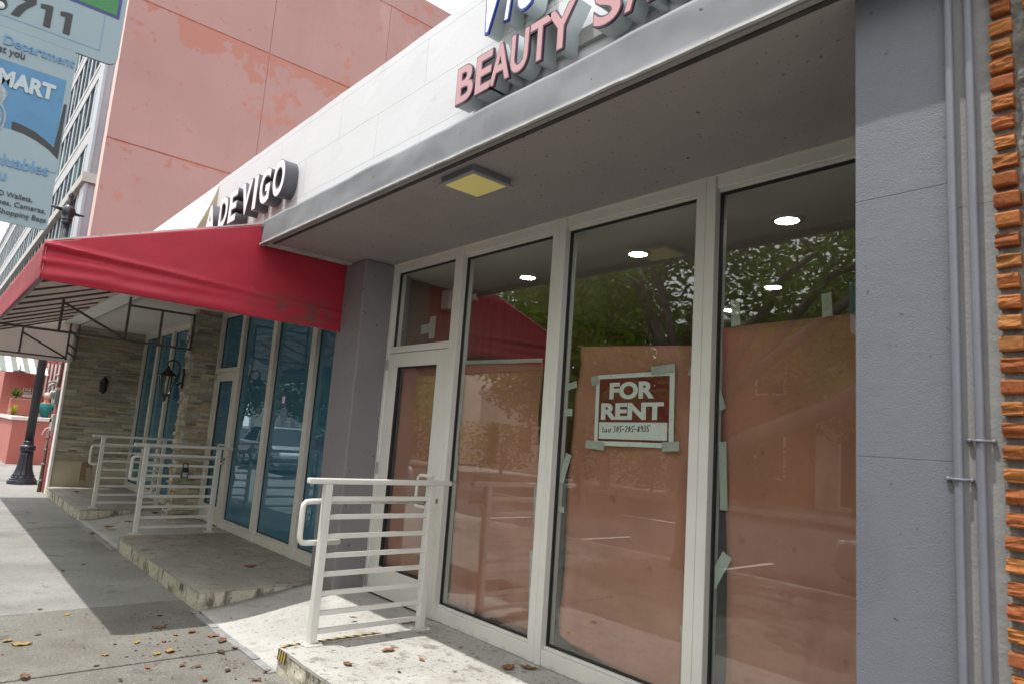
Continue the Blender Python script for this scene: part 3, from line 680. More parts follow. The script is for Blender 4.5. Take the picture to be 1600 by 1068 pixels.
# interior shells of the middle and far shop
g = MB(); g.box(-15.0, -5.78, .36, 5, 2.93, 2.97); g.box(-15.0, -5.78, 5, 5.1, -.02, 2.97); g.box(-15.0, -5.78, .07, 5, -.1, -.02); g.box(-5.78, -5.765, .07, 5, 0, 2.93); g.build('restaurant_interior', mIntWall, BLD)

# soffit light
g = MB(); g.box(-3.385, -3.065, -1.058, -.768, 2.932, 2.9715); o = g.build('soffit_light', mFascia, BLD, bevel=.005)
g = MB(); g.box(-3.368, -3.082, -1.041, -.785, 2.922, 2.9315); g.build('soffit_light_lens', mYellowLens, o, bevel=.004)
g = MB()
g.box(-3.398, -3.368, -1.071, -.755, 2.923, 2.9325); g.box(-3.082, -3.052, -1.071, -.755, 2.923, 2.9325); g.box(-3.368, -3.082, -1.071, -1.041, 2.923, 2.9325); g.box(-3.368, -3.082, -.785, -.755, 2.923, 2.9325); g.build('soffit_light_rim', mSteel, o, bevel=.002)

# conduits on the pilaster
def conduit(x, zc, label, tilt):
    t = thing('conduit', label, 'pipe', (x, -1.11, 0))
    g = MB(); g.tube([(x + tilt * (k / 14. - .5) + noise.noise(Vector((x * 9, k * .4, 0))) * .0012, -1.1045, -.0 + 3.0 * k / 14) for k in range(15)],   .0118, 16); g.build('tube', mConduit, t, smooth=True)
    g = MB(); g.tube([(x - .032, -1.094, zc), (x - .019, -1.10, zc + .001), (x - .012, -1.116, zc), (x, -1.119, zc), (x + .012, -1.116, zc), (x + .019, -1.10, zc), (x + .032, -1.094, zc)], .0042, 6)
    g.lathe([(.007, 0), (.007, -.009), (.003, -.012)], (x - .028, -1.09, zc), 8, axis='y'); g.lathe([(.007, 0), (.007, -.009), (.003, -.012)], (x + .028, -1.09, zc), 8, axis='y'); g.build('clamp', mConduit, t, smooth=True)
conduit(-.626, 1.383, 'grey painted conduit on the slate pilaster, the one nearer the windows', -.002)
conduit(-.573, 1.49, 'grey painted conduit running up next to the rough brick wall', -.006)

# neighbouring brick wall
t = thing('brick_wall', 'orange split brick wall with raked joints at the right of the conduits', 'wall', (-.4, -1.09, 0))
g = MB(); g.sheet(30, 60, lambda u, v: (-.524 + .9 * u, -1.094 + noise.noise(Vector((u * 40, v * 90, 0))) * .012, -.1 + 3.9 * v), (0, .3, 0)); g.build('mortar_bed', mMortar, t)
g = MB(); rn = random.Random(4); z = -.1; row = 0
BC = [(.33, .115, .038), (.37, .145, .048), (.27, .088, .034), (.39, .165, .058), (.33, .12, .042), (.30, .10, .038)]
while z < 3.8:
    pitch = .0572
    for xa, xb in ((-.520, -.468), (-.440, -.26), (-.232, -.05), (-.022, .16), (.188, .37)):
        xa2 = xa + rn.uniform(-.004, .004); xb2 = xb + rn.uniform(-.006, .006)
        h = rn.uniform(.034, .038); yo = -1.128 + rn.uniform(-.006, .006); c = rn.choice(BC); k = rn.uniform(.8, 1.15); c = tuple(q * k for q in c)
        if rn.random() < .03: c = (.62, .60, .57)
        nx = max(4, int((xb2 - xa2) / .012)); seed = rn.uniform(0, 99); sk = rn.uniform(-.004, .008)
        flat = rn.random() < .3
        def fb(u, v, xa2=xa2, xb2=xb2, h=h, yo=yo, z=z, seed=seed, sk=sk, flat=flat):
            x = xa2 + (xb2 - xa2) * u; zz = z + h * v + noise.noise(Vector((x * 60, v, seed))) * (.002 if v in (0, 1) else .0)
            a = .0015 if flat else 1
            q_ = noise.noise(Vector((x * 22, v * 2.2, seed))) + .5 * noise.noise(Vector((x * 60, v * 3.5, seed + 3)))
            d = (math.floor(q_ * 3) / 3 * .006 + .002 + max(0, noise.noise(Vector((x * 14, v * 3, seed + 7)))) * .010) * a if .1 < v < .9 else 0
            d += (.004 if v in (0, 1) else 0) + (.003 if u in (0, 1) else 0)
            return (x, yo + d + sk * (1 - v), zz)
        n0 = len(g.f); g.sheet(nx, 8, fb, (0, .075, 0))
        for q in range(n0, len(g.f)): g.c[q] = c
    z += pitch; row += 1
g.build('bricks', mBrick, t)

# ------------------------------------------------------------------ brown paper in the windows
def paper(label, pts, y, nu=14, nv=22, seed=0, crease=.015, cut=None):
    """pts: left-edge and right-edge polylines from top to bottom"""
    Lp, Rp = pts
    def at(P, v):
        k = v * (len(P) - 1); i = min(int(k), len(P) - 2); f = k - i; return Vector((P[i][0] + (P[i + 1][0] - P[i][0]) * f, P[i][1] + (P[i + 1][1] - P[i][1]) * f))
    def fn(u, v):
        a = at(Lp, v); b = at(Rp, v); p = a + (b - a) * u
        if cut: p.y = max(p.y, cut[1] + (cut[3] - cut[1]) * (p.x - cut[0]) / (cut[2] - cut[0]) + noise.noise(Vector((p.x * 14, 3, seed))) * .012)
        e = .004 * noise.noise(Vector((v * 14, u * 2, seed))) * (1 if u in (0, 1) else 0)
        d = noise.noise(Vector((p.x * 1.6, p.y * .9, seed))) * crease * 2 + noise.noise(Vector((p.x * 5, p.y * 2.4, seed + 5))) * crease * .6
        return (p.x + e, y + abs(d), p.y)
    t = thing('window_paper', label, 'paper', (Lp[-1][0], y, 0), 'brown paper sheets behind the shop glass')
    g = MB(); g.sheet(nu * 2, nv * 2, fn, (0, .0012, 0)); g.build('paper_sheet', mPaper, t, smooth=True, fixn=False)
    return t
def tape(parent, cx, cz, w, h, ang=0., y=.018, name='tape_strip'):
    c, s_ = math.cos(R(ang)), math.sin(R(ang))
    def fn(u, v):
        a = (u - .5) * w; b = (v - .5) * h + noise.noise(Vector((u * 5, v * 9, cx * 9))) * .004
        return (cx + a * c - b * s_, y + noise.noise(Vector((u * 3, v * 3, cz * 7))) * .002, cz + a * s_ + b * c)
    g = MB(); g.sheet(6, 6, fn, (0, .001, 0)); return g.build(name, mTape, parent, fixn=False)
p3 = paper('widest brown paper sheet beside the slate pilaster, hung from two tape strips', ([(-2.093, 2.107), (-2.085, 1.75), (-2.07, 1.477), (-2.045, 1.3), (-2.036, 1.108), (-2.02, .7), (-2.015, .255), (-2.01, .10)], [(-1.0, 2.125), (-.97, 1.4), (-.96, .8), (-.95, .1)]), .028, seed=1)
tape(p3, -2.0, 2.182, .055, .15, 3); tape(p3, -1.50, 2.172, .05, .12, 3); tape(p3, -2.05, 1.30, .045, .36, 3); tape(p3, -2.075, .78, .06, .26, -28); tape(p3, -2.085, 1.72, .04, .14, 20)
p2 = paper('brown paper sheet with the red rental sign, ragged at its bottom left', ([(-3.172, 2.066), (-3.15, 1.95), (-3.192, 1.723), (-3.215, 1.213), (-3.202, .56), (-3.225, .30), (-3.209, .171)], [(-2.264, 2.02), (-2.235, 1.95), (-2.251, 1.433), (-2.262, .8), (-2.27, .45), (-2.275, .06)]), .03, seed=2, cut=(-3.21, .20, -2.80, .08))
for a in ((-3.215, 1.80, .10, .045, 12), (-2.245, 1.86, .09, .06, -25), (-3.235, 1.62, .08, .05, 0), (-2.235, 1.62, .035, .16, 20), (-3.235, 1.25, .05, .2, -18), (-2.238, 1.25, .035, .3, 4), (-3.25, .98, .06, .04, 0), (-2.262, .42, .04, .12, 8)): tape(p2, *a)
p1 = paper('brown paper sheet beside the white door, taped along its straight top edge', ([(-4.465, 2.004), (-4.457, 1.314), (-4.43, .8), (-4.415, .139)], [(-3.528, 1.976), (-3.56, 1.6), (-3.505, 1.2), (-3.47, .6), (-3.467, .138)]), .03, seed=3)
tape(p1, -3.99, 1.998, .93, .03, -1.5, .024); tape(p1, -3.49, .98, .045, .25, 5); tape(p1, -3.49, .45, .035, .45, 3); tape(p1, -4.46, 1.12, .05, .12, 10)
p0 = paper('brown paper sheet behind the glass of the white door', ([(-5.38, 2.0), (-5.37, 1.2), (-5.36, .235)], [(-4.69, 2.0), (-4.69, 1.2), (-4.69, .235)]), .02, seed=4, crease=.005)
# tape patch on the transom
t = thing('tape_patch', 'crossed pale tape patch on the glass above the white door', 'tape', (-4.93, .012, 2.3))
for cx, cz, ww, hh, an in ((-5.03, 2.33, .18, .085, 3), (-4.945, 2.335, .09, .2, 0)): tape(t, cx, cz, ww, hh, an, .008)
# rental sign
t = thing('rental_sign', 'red and white FOR RENT sign taped inside the window with a handwritten phone number', 'sign', (-2.682, .012, 1.645), rot=(0, R(-1.1), 0))
g = MB(); g.box(-.305, .305, 0, .004, -.225, .225); sg = g.build('sign_board', mSignWhite, t, local=True, bevel=.002)
g = MB(); g.box(-.272, .272, -.0015, 0, -.196, .198); g.build('red_field', mSignRed, t, local=True)
g = MB(); g.box(-.262, .262, -.003, -.0015, -.182, -.078); g.build('name_panel', mSignWhite, t, local=True)
def sign_word(ws, x0, x1, z0, z1, parent, y, off):
    me = fit(glyph_mesh(ws, .1, off), x0, x1, z0, z1, y, .0012); me.materials.append(mSignWhite); return link('lettering', me, parent, local=True)
sign_word('FOR', -.185, .165, .065, .172, t, -.0032, .045); sign_word('RENT', -.25, .235, -.062, .042, t, -.0032, .045)
PEN = {'L': [[(0, 1), (.05, 0), (.6, .1)]], 'u': [[(0, .6), (.05, .05), (.4, .05), (.5, .6), (.5, 0)]], 'i': [[(.2, .55), (.2, 0)]], 's': [[(.5, .6), (.1, .5), (.45, .25), (.05, 0)]], '0': [[(.3, 1), (.02, .6), (.2, 0), (.5, .4), (.3, 1)]], '2': [[(.0, .8), (.3, 1), (.5, .7), (.0, 0), (.55, .05)]], '3': [[(.0, 1), (.5, .95), (.2, .6), (.5, .3), (.3, 0), (0, .1)]], '5': [[(.8, 1.05), (.1, .95), (.05, .55), (.45, .4), (.35, .02), (0, .05)]], '8': [[(.45, .9), (.1, .8), (.5, .2), (.2, 0), (.05, .3), (.45, .9)]], '9': [[(.5, .8), (.15, 1), (.05, .6), (.45, .6), (.5, .8), (.4, 0)]], '-': [[(0, .45), (.4, .5)]]}
g = MB(); cx_ = -.232
for ch in 'Luis 305-205-8935':
    for st in PEN.get(ch, []): g.tube([(cx_ + a * .026 + b * .004, -.0036, -.142 + b * .036 + .0009 * (cx_ + .23) * 60 * .5) for a, b in st], .003, 5)
    cx_ += .012 if ch in ' i' else .0235 if ch != 'L' else .02
g.build('handwriting', mInk, t, local=True)
g = MB()
for x, z in ((-.18, .212), (0, .212), (-.02, -.212), (.18, -.212), (-.289, -.06), (.289, -.06)): g.lathe([(.004, 0), (.004, -.0015)], (x, -.0006, z), 10, axis='y')
g.build('eyelet', mSteel, t, local=True)
for cx, cz, ww, hh, an in ((.225, .235, .17, .05, 4), (-.29, -.225, .16, .05, -4), (.29, -.215, .12, .055, 4), (-.31, .19, .06, .06, 10)):
    o = tape(t, cx, cz, ww, hh, an, -.006); o.location = (0, 0, 0)

# ------------------------------------------------------------------ railings
def railing():
    X = -4.33
    t = thing('railing', 'white railing in sunlight on the near platform corner, closest to the big windows', 'railing', (X, -1.12, 0), 'white metal railings on the entrance platforms')
    for y, nm in ((-1.12, 'post'), (-.275, 'post')):
        g = MB(); g.box(X - .026, X + .026, y - .026, y + .026, .006, 1.03); o = g.build(nm, mRail, t, bevel=.003)
        g = MB(); g.box(X - .06, X + .06, y - .06, y + .06, .0, .008)
        for a in (-1, 1):
            for b in (-1, 1): g.lathe([(.008, 0), (.008, .008), (.004, .011)], (X + a * .045, y + b * .045, .008), 8)
        g.build('base_plate', mRail, o, bevel=.0015)
    g = MB(); g.box(X - .027, X + .027, -1.265, -.105, 1.03, 1.068); g.build('top_rail', mRail, t, bevel=.008)
    for z in (.933, .812, .685, .560, .440, .317, .192, .078):
        g = MB(); g.box(X - .0125, X + .0125, -1.094, -.301, z - .0155, z + .0155); g.build('bar', mRail, t, bevel=.002)
    hx = X - .085
    pts = [(hx, -.16, .906), (hx, -1.18, .906), (hx, -1.222, .902), (hx, -1.238, .885), (hx, -1.242, .86), (hx, -1.242, .675), (hx, -1.238, .652), (hx, -1.222, .637), (hx, -1.19, .633), (hx, -.95, .633)]
    g = MB(); g.tube(pts, .019, 12); h = g.build('handrail', mRail, t, smooth=True)
    for y in (-1.12, -.275):
        g = MB(); g.tube([(hx, y + .02, .89), (hx + .02, y + .01, .85), (hx + .05, y, .83), (X - .02, y, .83)], .011, 8); g.build('bracket', mRail, h, smooth=True)
    return t
r0 = railing()
dup(r0, (-9.17, -1.12, 0), 'white railing in awning shade on the middle platform with a key box')
dup(r0, (-11.75, -1.12, 0), 'farthest white railing, on the small platform before the far stone wall')
t = thing('lock_box', 'black and silver key lock box hanging on the middle railing', 'lock box', (-9.14, -.66, .75))
g = MB(); g.tube([(-9.145, -.69, .79), (-9.145, -.69, .835), (-9.145, -.675, .85), (-9.145, -.65, .85), (-9.145, -.635, .835), (-9.145, -.635, .79)], .006, 8); g.build('shackle', mBlackIron, t, smooth=True)
g = MB(); g.box(-9.165, -9.12, -.705, -.62, .665, .79); g.build('case', mBlackIron, t, bevel=.012)
g = MB(); g.box(-9.121, -9.112, -.69, -.635, .675, .735); g.build('front_plate', mSteel, t, bevel=.003)

# ------------------------------------------------------------------ red awning
AX0, AX1 = -5.96, -14.95
AW = thing('awning', 'long red canvas awning on dark trusses over the restaurant entrance', 'awning', (-10.4, -1.2, 2.9))
def cz(y, z, k): return noise.noise(Vector((y * 1.3, z * 5, k)))
def endpanel(u, v, X=AX0, sgn=1):
    y = -2.755 + 2.42 * u
    top = 2.605 + (y + 2.755) / 1.555 * .548 if y < -1.2 else 2.965
    if y >= -1.2: top = 2.966
    bot = 2.322 - .012 * u
    z = bot + (top - bot) * v
    # slack canvas: long creases just below the frame line
    zr = 2.59 - .10 * u
    d = .022 * math.exp(-((z - zr) / .014) ** 2) * (1 - u * .55) - .016 * math.exp(-((z - zr + .045) / .022) ** 2) * (1 - u * .7)
    if z < zr: d += .007 * math.sin((zr - z) * 62 + u * 7 + 2 * noise.noise(Vector((u * 4, 0, 3)))) * math.exp(-u * 1.8) + .012 * noise.noise(Vector((u * 5, z * 9, 8)))
    d += .010 * cz(y, z, 2) * (1 if z < 2.58 else .35) + .004 * noise.noise(Vector((y * 7, z * 18, 1))) * (1 if z < 2.58 else .2)
    return (X + sgn * d, y, z)
g = MB()
# columns follow y so that the step in the top edge is sharp
def ep(u, v):
    k = .642  # share of the width in front of the fascia
    uu = u
    return endpanel(uu, v)
ys = [i / 60 for i in range(61)]
g.sheet(60, 40, ep, (-.004, 0, 0)); g.build('end_panel', mRed, AW, smooth=True, fixn=True)
g = MB(); g.sheet(60, 40, lambda u, v: (ep(u, v)[0] - .012, ep(u, v)[1], ep(u, v)[2] - .0), (-.003, 0, 0)); g.build('end_panel_lining', mLining, AW, smooth=True)
def top(u, v):
    x = AX0 + (AX1 - AX0) * u; sag = -.012 * math.sin(PI * ((u * 16) % 1)) * math.sin(PI * v)
    return (x, -2.755 + 1.565 * v, 2.605 + .553 * v + sag)
g = MB(); g.sheet(96, 10, top, (0, 0, -.004)); g.build('canopy_top', mRedTop, AW, smooth=True)
g = MB(); g.sheet(96, 10, lambda u, v: (top(u, v)[0], top(u, v)[1] + .004, top(u, v)[2] - .010), (0, 0, -.003)); g.build('canopy_lining', mLining, AW, smooth=True)
def front(u, v):
    x = AX0 + (AX1 - AX0) * u; z = 2.325 + .28 * v
    return (x, -2.755 + .010 * cz(x, z, 5) * (1 - v), z)
g = MB(); g.sheet(120, 10, front, (0, .004, 0)); g.build('valance', mRed, AW, smooth=True)
g = MB(); g.sheet(120, 10, lambda u, v: (front(u, v)[0], front(u, v)[1] + .010, front(u, v)[2]), (0, .003, 0)); g.build('valance_lining', mLining, AW, smooth=True)
g = MB(); g.sheet(30, 10, lambda u, v: (AX1 - .002, -2.75 + 1.5 * u, 2.26 + (.35 + (u * 1.5) / 1.555 * .545) * v), (.004, 0, 0)); g.build('far_end_panel', mLining, AW, smooth=True)
g = MB(); g.bar((AX0 - .02, -2.755, 2.612), (AX0 - .02, -1.2, 3.16), .012, .016); g.build('edge_highlight', mEdge, AW)  # white highlight along the canvas edge, built as a pale bar
n = 13
for i in range(n):
    x = AX0 - .08 + (AX1 - AX0 + .16) * i / (n - 1)
    g = MB(); g.bar((x, -2.73, 2.583), (x, -1.2, 3.125), .026); g.build('rafter', mTrussPaint, AW)
for (y, z) in ((-2.735, 2.345), (-2.728, 2.575), (-1.215, 3.115)):
    g = MB(); g.bar((AX0 - .03, y, z - .012), (AX1 + .03, y, z - .012), .024); g.build('purlin', mTrussPaint, AW)
def truss(X):
    g = MB(); w_ = .03
    B = lambda y0, z0, y1, z1, ww=w_: g.bar((X, y0, z0), (X, y1, z1), ww)
    B(-2.72, 2.385, -.44, 2.378); B(-1.30, 2.864, -.44, 2.868); B(-2.06, 2.40, -2.06, 2.80); B(-1.30, 2.39, -1.30, 3.07); B(-.88, 2.39, -.88, 2.85); B(-.455, 2.37, -.455, 2.88)
    B(-2.05, 2.76, -1.31, 2.40); B(-2.72, 2.39, -2.72, 2.56)
    g.build('truss', mTrussPaint, AW, bevel=.002)
truss(-10.42)
g = MB()
for a, b in (((-2.72, 2.335), (-1.35, 2.33)), ((-2.07, 2.34), (-2.07, 2.80)), ((-2.06, 2.70), (-1.37, 2.345)), ((-1.36, 2.30), (-1.36, 3.05)), ((-1.22, 2.30), (-1.22, 3.05)), ((-1.36, 2.6), (-1.22, 2.5)), ((-1.36, 2.85), (-1.22, 2.72)), ((-1.36, 2.45), (-1.22, 2.36))): g.bar((-14.88, *a), (-14.88, *b), .03)
g.build('truss', mTrussPaint, AW, bevel=.002)

# ------------------------------------------------------------------ wall lanterns
t = thing('wall_lantern', 'large black gooseneck lantern on the stone pillar beside the blue glass', 'lantern', (-10.6, -.45, 1.95))
g = MB(); g.box(-10.645, -10.555, -.475, -.44, 1.82, 2.11); g.build('back_plate', mBlackIron, t, bevel=.012)
g = MB(); g.tube([(-10.6, -.47, 1.90), (-10.6, -.52, 1.86), (-10.6, -.545, 1.88), (-10.6, -.53, 1.95), (-10.6, -.505, 2.05), (-10.6, -.515, 2.14), (-10.6, -.56, 2.20), (-10.6, -.62, 2.21), (-10.6, -.67, 2.18), (-10.6, -.68, 2.14), (-10.6, -.665, 2.11)], .012, 10); g.build('arm', mBlackIron, t, smooth=True)
cx, cy = -10.6, -.66
g = MB(); g.lathe([(.012, 2.125), (.02, 2.11), (.025, 2.08), (.05, 2.06), (.075, 2.03), (.12, 1.995), (.13, 1.985), (.12, 1.975)], (cx, cy, 0), 6); g.build('cap', mBlackIron, t)
g = MB()
for k in range(6):
    a = 2 * PI * k / 6; g.bar((cx + .112 * math.cos(a), cy + .112 * math.sin(a), 1.978), (cx + .062 * math.cos(a), cy + .062 * math.sin(a), 1.715), .012)
g.lathe([(.068, 1.722), (.072, 1.712), (.05, 1.695), (.022, 1.675), (.018, 1.65), (.022, 1.635), (.006, 1.612)], (cx, cy, 0), 6); g.build('cage', mBlackIron, t)
g = MB(); g.lathe([(.106, 1.972), (.057, 1.722)], (cx, cy, 0), 6); g.build('glass_panel', mLanternGlass, t)
g = MB(); g.lathe([(.012, 1.73), (.012, 1.83), (.02, 1.85), (.012, 1.90), (.003, 1.915)], (cx, cy, 0), 10); g.build('bulb', mSignWhite, t, smooth=True)
t = thing('wall_lantern', 'small dark lantern mounted flat on the far stone wall', 'lantern', (-15.0, -.67, 1.9))
cx, cy = -14.95, -.67
g = MB(); g.box(-15.04, -15.015, -.72, -.62, 1.79, 2.0); g.bar((-15.02, -.67, 1.98), (-14.95, -.67, 2.01), .02); g.build('back_plate', mBlackIron, t, bevel=.004)
g = MB(); g.lathe([(.008, 2.085), (.016, 2.06), (.05, 2.03), (.085, 1.985), (.08, 1.975)], (cx, cy, 0), 6); g.build('cap', mBlackIron, t)
g = MB()
for k in range(6):
    a = 2 * PI * k / 6; g.bar((cx + .07 * math.cos(a), cy + .07 * math.sin(a), 1.978), (cx + .05 * math.cos(a), cy + .05 * math.sin(a), 1.79), .01)
g.lathe([(.055, 1.795), (.055, 1.785), (.03, 1.765), (.012, 1.75), (.004, 1.735)], (cx, cy, 0), 6); g.build('cage', mBlackIron, t)
g = MB(); g.lathe([(.064, 1.972), (.045, 1.795)], (cx, cy, 0), 6); g.build('glass_panel', mLanternGlass, t)

# ------------------------------------------------------------------ channel letter signs
t = thing('beauty_salon_sign', 'pink channel letters BEAUTY SALON under blue and white script on the white parapet', 'sign', (-2.2, -1.2, 3.2))
for ch, a, b in (('B', -2.950, -2.795), ('E', -2.778, -2.637), ('A', -2.655, -2.492), ('U', -2.493, -2.358), ('T', -2.352, -2.205), ('Y', -2.232, -2.040), ('S', -1.932, -1.772), ('A', -1.756, -1.596), ('L', -1.56, -1.43), ('O', -1.41, -1.22), ('N', -1.19, -1.03)):
    channel_letter(t, ch, a * 1.0505, b * 1.0505, 3.285, 3.517, -1.20, -1.095, mLetterPink, mLetterSide, mLetterTrim, .04)
for ch, a, b, zt in (('V', -2.745, -2.55, 3.92), ('i', -2.575, -2.50, 3.86), ('c', -2.475, -2.32, 3.76)):
    channel_letter(t, ch, a * 1.0505, b * 1.0505, 3.635, zt + .13, -1.20, -1.095, mLetterWhite, mLetterSide, mLetterBlue, .075, shear=.35, trim=.009)
g = MB(); g.box(-3.06, -1.0, -1.094, -1.066, 3.34, 3.43); g.box(-2.8, -2.42, -1.094, -1.066, 3.72, 3.80); g.build('raceway', mRaceway, t, bevel=.004)
t = thing('restaurant_letters', 'pale faced charcoal channel letters A DE VIGO standing above the red awning', 'sign', (-6.4, -1.2, 3.3))
for ch, a, b in (('O', -5.628, -5.378), ('G', -5.925, -5.690), ('I', -6.080, -5.995), ('V', -6.387, -6.135), ('E', -6.722, -6.510), ('D', -7.010, -6.765), ('A', -7.470, -7.140)):
    channel_letter(t, ch, a * 1.045, b * 1.045, 3.363, 3.70, -1.195, -1.072, mLetterPale, mLetterDark, mLetterDark, .045)

# ------------------------------------------------------------------ transit sign close to the camera
t = thing('bus_stop_sign', 'blurred bus stop sign in the upper left with number 711 and a police safety notice', 'sign', (-2.62, -3.3, 2.3))
def rpanel(y0, y1, z0, z1, r, x0, x1):
    P = []
    for cy_, cz_, a0 in ((y1 - r, z0 + r, -90), (y1 - r, z1 - r, 0), (y0 + r, z1 - r, 90), (y0 + r, z0 + r, 180)):
        for k in range(7): a = R(a0 + 15 * k); P.append((x0, cy_ + r * math.cos(a), cz_ + r * math.sin(a)))
    return MB().prism(P, (x1 - x0, 0, 0))
lo = rpanel(-3.50, -3.053, 1.957, 2.572, .012, -2.608, -2.600).build('notice_panel', mBusShadedWhite, t)
up = rpanel(-3.62, -2.937, 2.578, 3.05, .03, -2.622, -2.612).build('route_panel', mBusShadedWhite, t)
g = MB(); g.box(-2.6115, -2.6105, -3.6, -2.952, 2.748, 3.04); g.build('navy_field', mBusNavy, t)
g = MB(); g.box(-2.6102, -2.6095, -3.6, -2.962, 2.757, 3.04); g.build('green_field', mBusGreen, t)
g = MB(); g.box(-2.6118, -2.611, -3.5, -2.994, 2.612, 2.6135); g.box(-2.6118, -2.611, -2.9945, -2.993, 2.612, 2.744); g.build('number_frame', mBusTextBlue, t)
def flat(pts, parent, mat, name, x=-2.6105): g = MB(); g.prism([(x, a, b) for a, b in pts], (.0012, 0, 0)); return g.build(name, mat, parent)
for o_ in (0, .0545): flat([(-3.157 + o_, 2.627), (-3.138 + o_, 2.627), (-3.138 + o_, 2.702), (-3.151 + o_, 2.702), (-3.172 + o_, 2.697), (-3.171 + o_, 2.683), (-3.157 + o_, 2.685)], t, mInk, 'number')
flat([(-3.243, 2.625), (-3.222, 2.625), (-3.206, 2.66), (-3.184, 2.688), (-3.184, 2.703), (-3.246, 2.703), (-3.246, 2.687), (-3.208, 2.687), (-3.229, 2.66)], t, mInk, 'number')
me = glyph_mesh('8', .0012, .04); xs_ = [v.co.x for v in me.vertices]; ys_ = [v.co.y for v in me.vertices]
for v in me.vertices: v.co = (-2.6105 + v.co.z, -3.312 + (v.co.x - min(xs_)) / (max(xs_) - min(xs_)) * .058, 2.624 + (v.co.y - min(ys_)) / (max(ys_) - min(ys_)) * .08)
me.materials.append(mInk); link('number', me, t)
g = MB(); g.lathe([(.012, 0), (.012, .004), (.005, .006)], (-2.611, -3.272, 2.64), 10, axis='x'); g.build('bolt', mSteel, t)
PX = -2.5992
def line(body, y0, y1, z, h, mat, off=0.):
    """one line of lettering fitted between y0 and y1, h = height of its capitals"""
    me = glyph_mesh(body, .0012, off); k = [v.co.x for v in me.vertices]; a, b = min(k), max(k)
    for v in me.vertices: v.co = (PX + .0024 + v.co.z, y0 + (v.co.x - a) / (b - a) * (y1 - y0), z + v.co.y * h / .73)
    me.materials.append(mat); return link('lettering', me, t)
line('Police Department', -3.352, -3.056, 2.516, .031, mBusTextBlue, .012)
line('what you', -3.292, -3.188, 2.487, .025, mInk, .012)
g = MB(); g.box(-2.5998, -2.5992, -3.44, -3.070, 2.238, 2.466); g.build('blue_picture', mBusBlue, t)
line('SMART', -3.272, -3.094, 2.386, .05, mSignGrey, .05)
g = MB(); g.prism([(-2.5985, -3.190, 2.278), (-2.5985, -3.165, 2.276), (-2.5985, -3.13, 2.266), (-2.5985, -3.10, 2.25), (-2.5985, -3.073, 2.232), (-2.5985, -3.069, 2.30), (-2.5985, -3.066, 2.385), (-2.5985, -3.058, 2.385), (-2.5985, -3.057, 2.25), (-2.5985, -3.0565, 2.195), (-2.5985, -3.085, 2.218), (-2.5985, -3.12, 2.236), (-2.5985, -3.155, 2.247), (-2.5985, -3.188, 2.25)], (.0006, 0, 0)); g.build('dark_swoosh', mInk, t)
g = MB(); g.prism([(-2.5982, -3.188, 2.25), (-2.5982, -3.155, 2.247), (-2.5982, -3.12, 2.236), (-2.5982, -3.085, 2.218), (-2.5982, -3.0565, 2.195), (-2.5982, -3.0565, 2.15), (-2.5982, -3.44, 2.15), (-2.5982, -3.44, 2.25)], (.0003, 0, 0)); g.build('white_curve', mBusShadedWhite, t)
g = MB()
for rr in (.05, .032):
    for k in range(24):
        a = 2 * PI * k / 24; b = 2 * PI * (k + 1) / 24
        g.bar((-2.5972, -3.236 + .55 * rr * math.cos(a), 2.275 + rr * math.sin(a)), (-2.5972, -3.236 + .55 * rr * math.cos(b), 2.275 + rr * math.sin(b)), .005, .001, up=(1, 0, 0))
g.prism([(-2.5976, -3.25, 2.325), (-2.5976, -3.222, 2.32), (-2.5976, -3.212, 2.36), (-2.5976, -3.235, 2.39), (-2.5976, -3.26, 2.385)], (.0006, 0, 0)); g.prism([(-2.5976, -3.25, 2.225), (-2.5976, -3.226, 2.23), (-2.5976, -3.228, 2.20), (-2.5976, -3.25, 2.19)], (.0006, 0, 0)); g.build('watch_picture', mBusGrey, t)
line('valuables', -3.238, -3.075, 2.133, .038, mBusTextBlue, .015)
line('you', -3.250, -3.179, 2.085, .036, mBusTextBlue, .015)
line('CD Wallets,', -3.205, -3.103, 2.037, .0165, mInk, .008)
line('Phones, Cameras,', -3.222, -3.064, 2.010, .0165, mInk, .008)
line('& Shopping Bags', -3.205, -3.059, 1.981, .0165, mInk, .008)
g = MB(); g.tube([(-2.66, -3.42, -.16), (-2.66, -3.42, 3.1)], .03, 14); g.build('post', mSteel, t, smooth=True)
g = MB(); g.box(-2.64, -2.622, -3.46, -3.38, 2.0, 2.05); g.box(-2.64, -2.622, -3.46, -3.38, 2.85, 2.9); g.build('bracket', mSteel, t)

# ------------------------------------------------------------------ pink building behind the shop
PB = thing('pink_building', 'tall weathered pink stucco building rising behind the white parapet', 'building', (-18, 2, 0))
X = -15.05
g = MB(); g.box(-15.36, X - .013, -1.262, 9.0, -.2, 13.16); g.build('fin_wall', mPinkGroove, PB)
g = MB(); g.box(-15.9, -15.07, -1.284, -1.0, -.2, 2.32); g.build('meter_pier', mPinkDark, PB)
g = MB()
rows = [(2.99, 3.6), (3.605, 6.724), (6.754, 9.79), (9.822, 12.487), (12.512, 13.2)]
cols = [(-1.275, 1.607), (1.614, 4.555), (4.562, 9.02)]
for z0, z1 in rows:
    for y0, y1 in cols: g.box(X - .05, X, y0, y1, z0, z1)
g.build('stucco_panel', mPink, PB, bevel=.006)
g = MB(); g.box(-15.355, X - .002, -1.283, -1.2755, 2.325, 13.2); g.build('front_edge', mPinkEdge, PB)
g = MB(); g.box(-22.5, -15.82, 3.0, 9.0, -.2, 13.1); g.build('rear_block', mPink, PB)

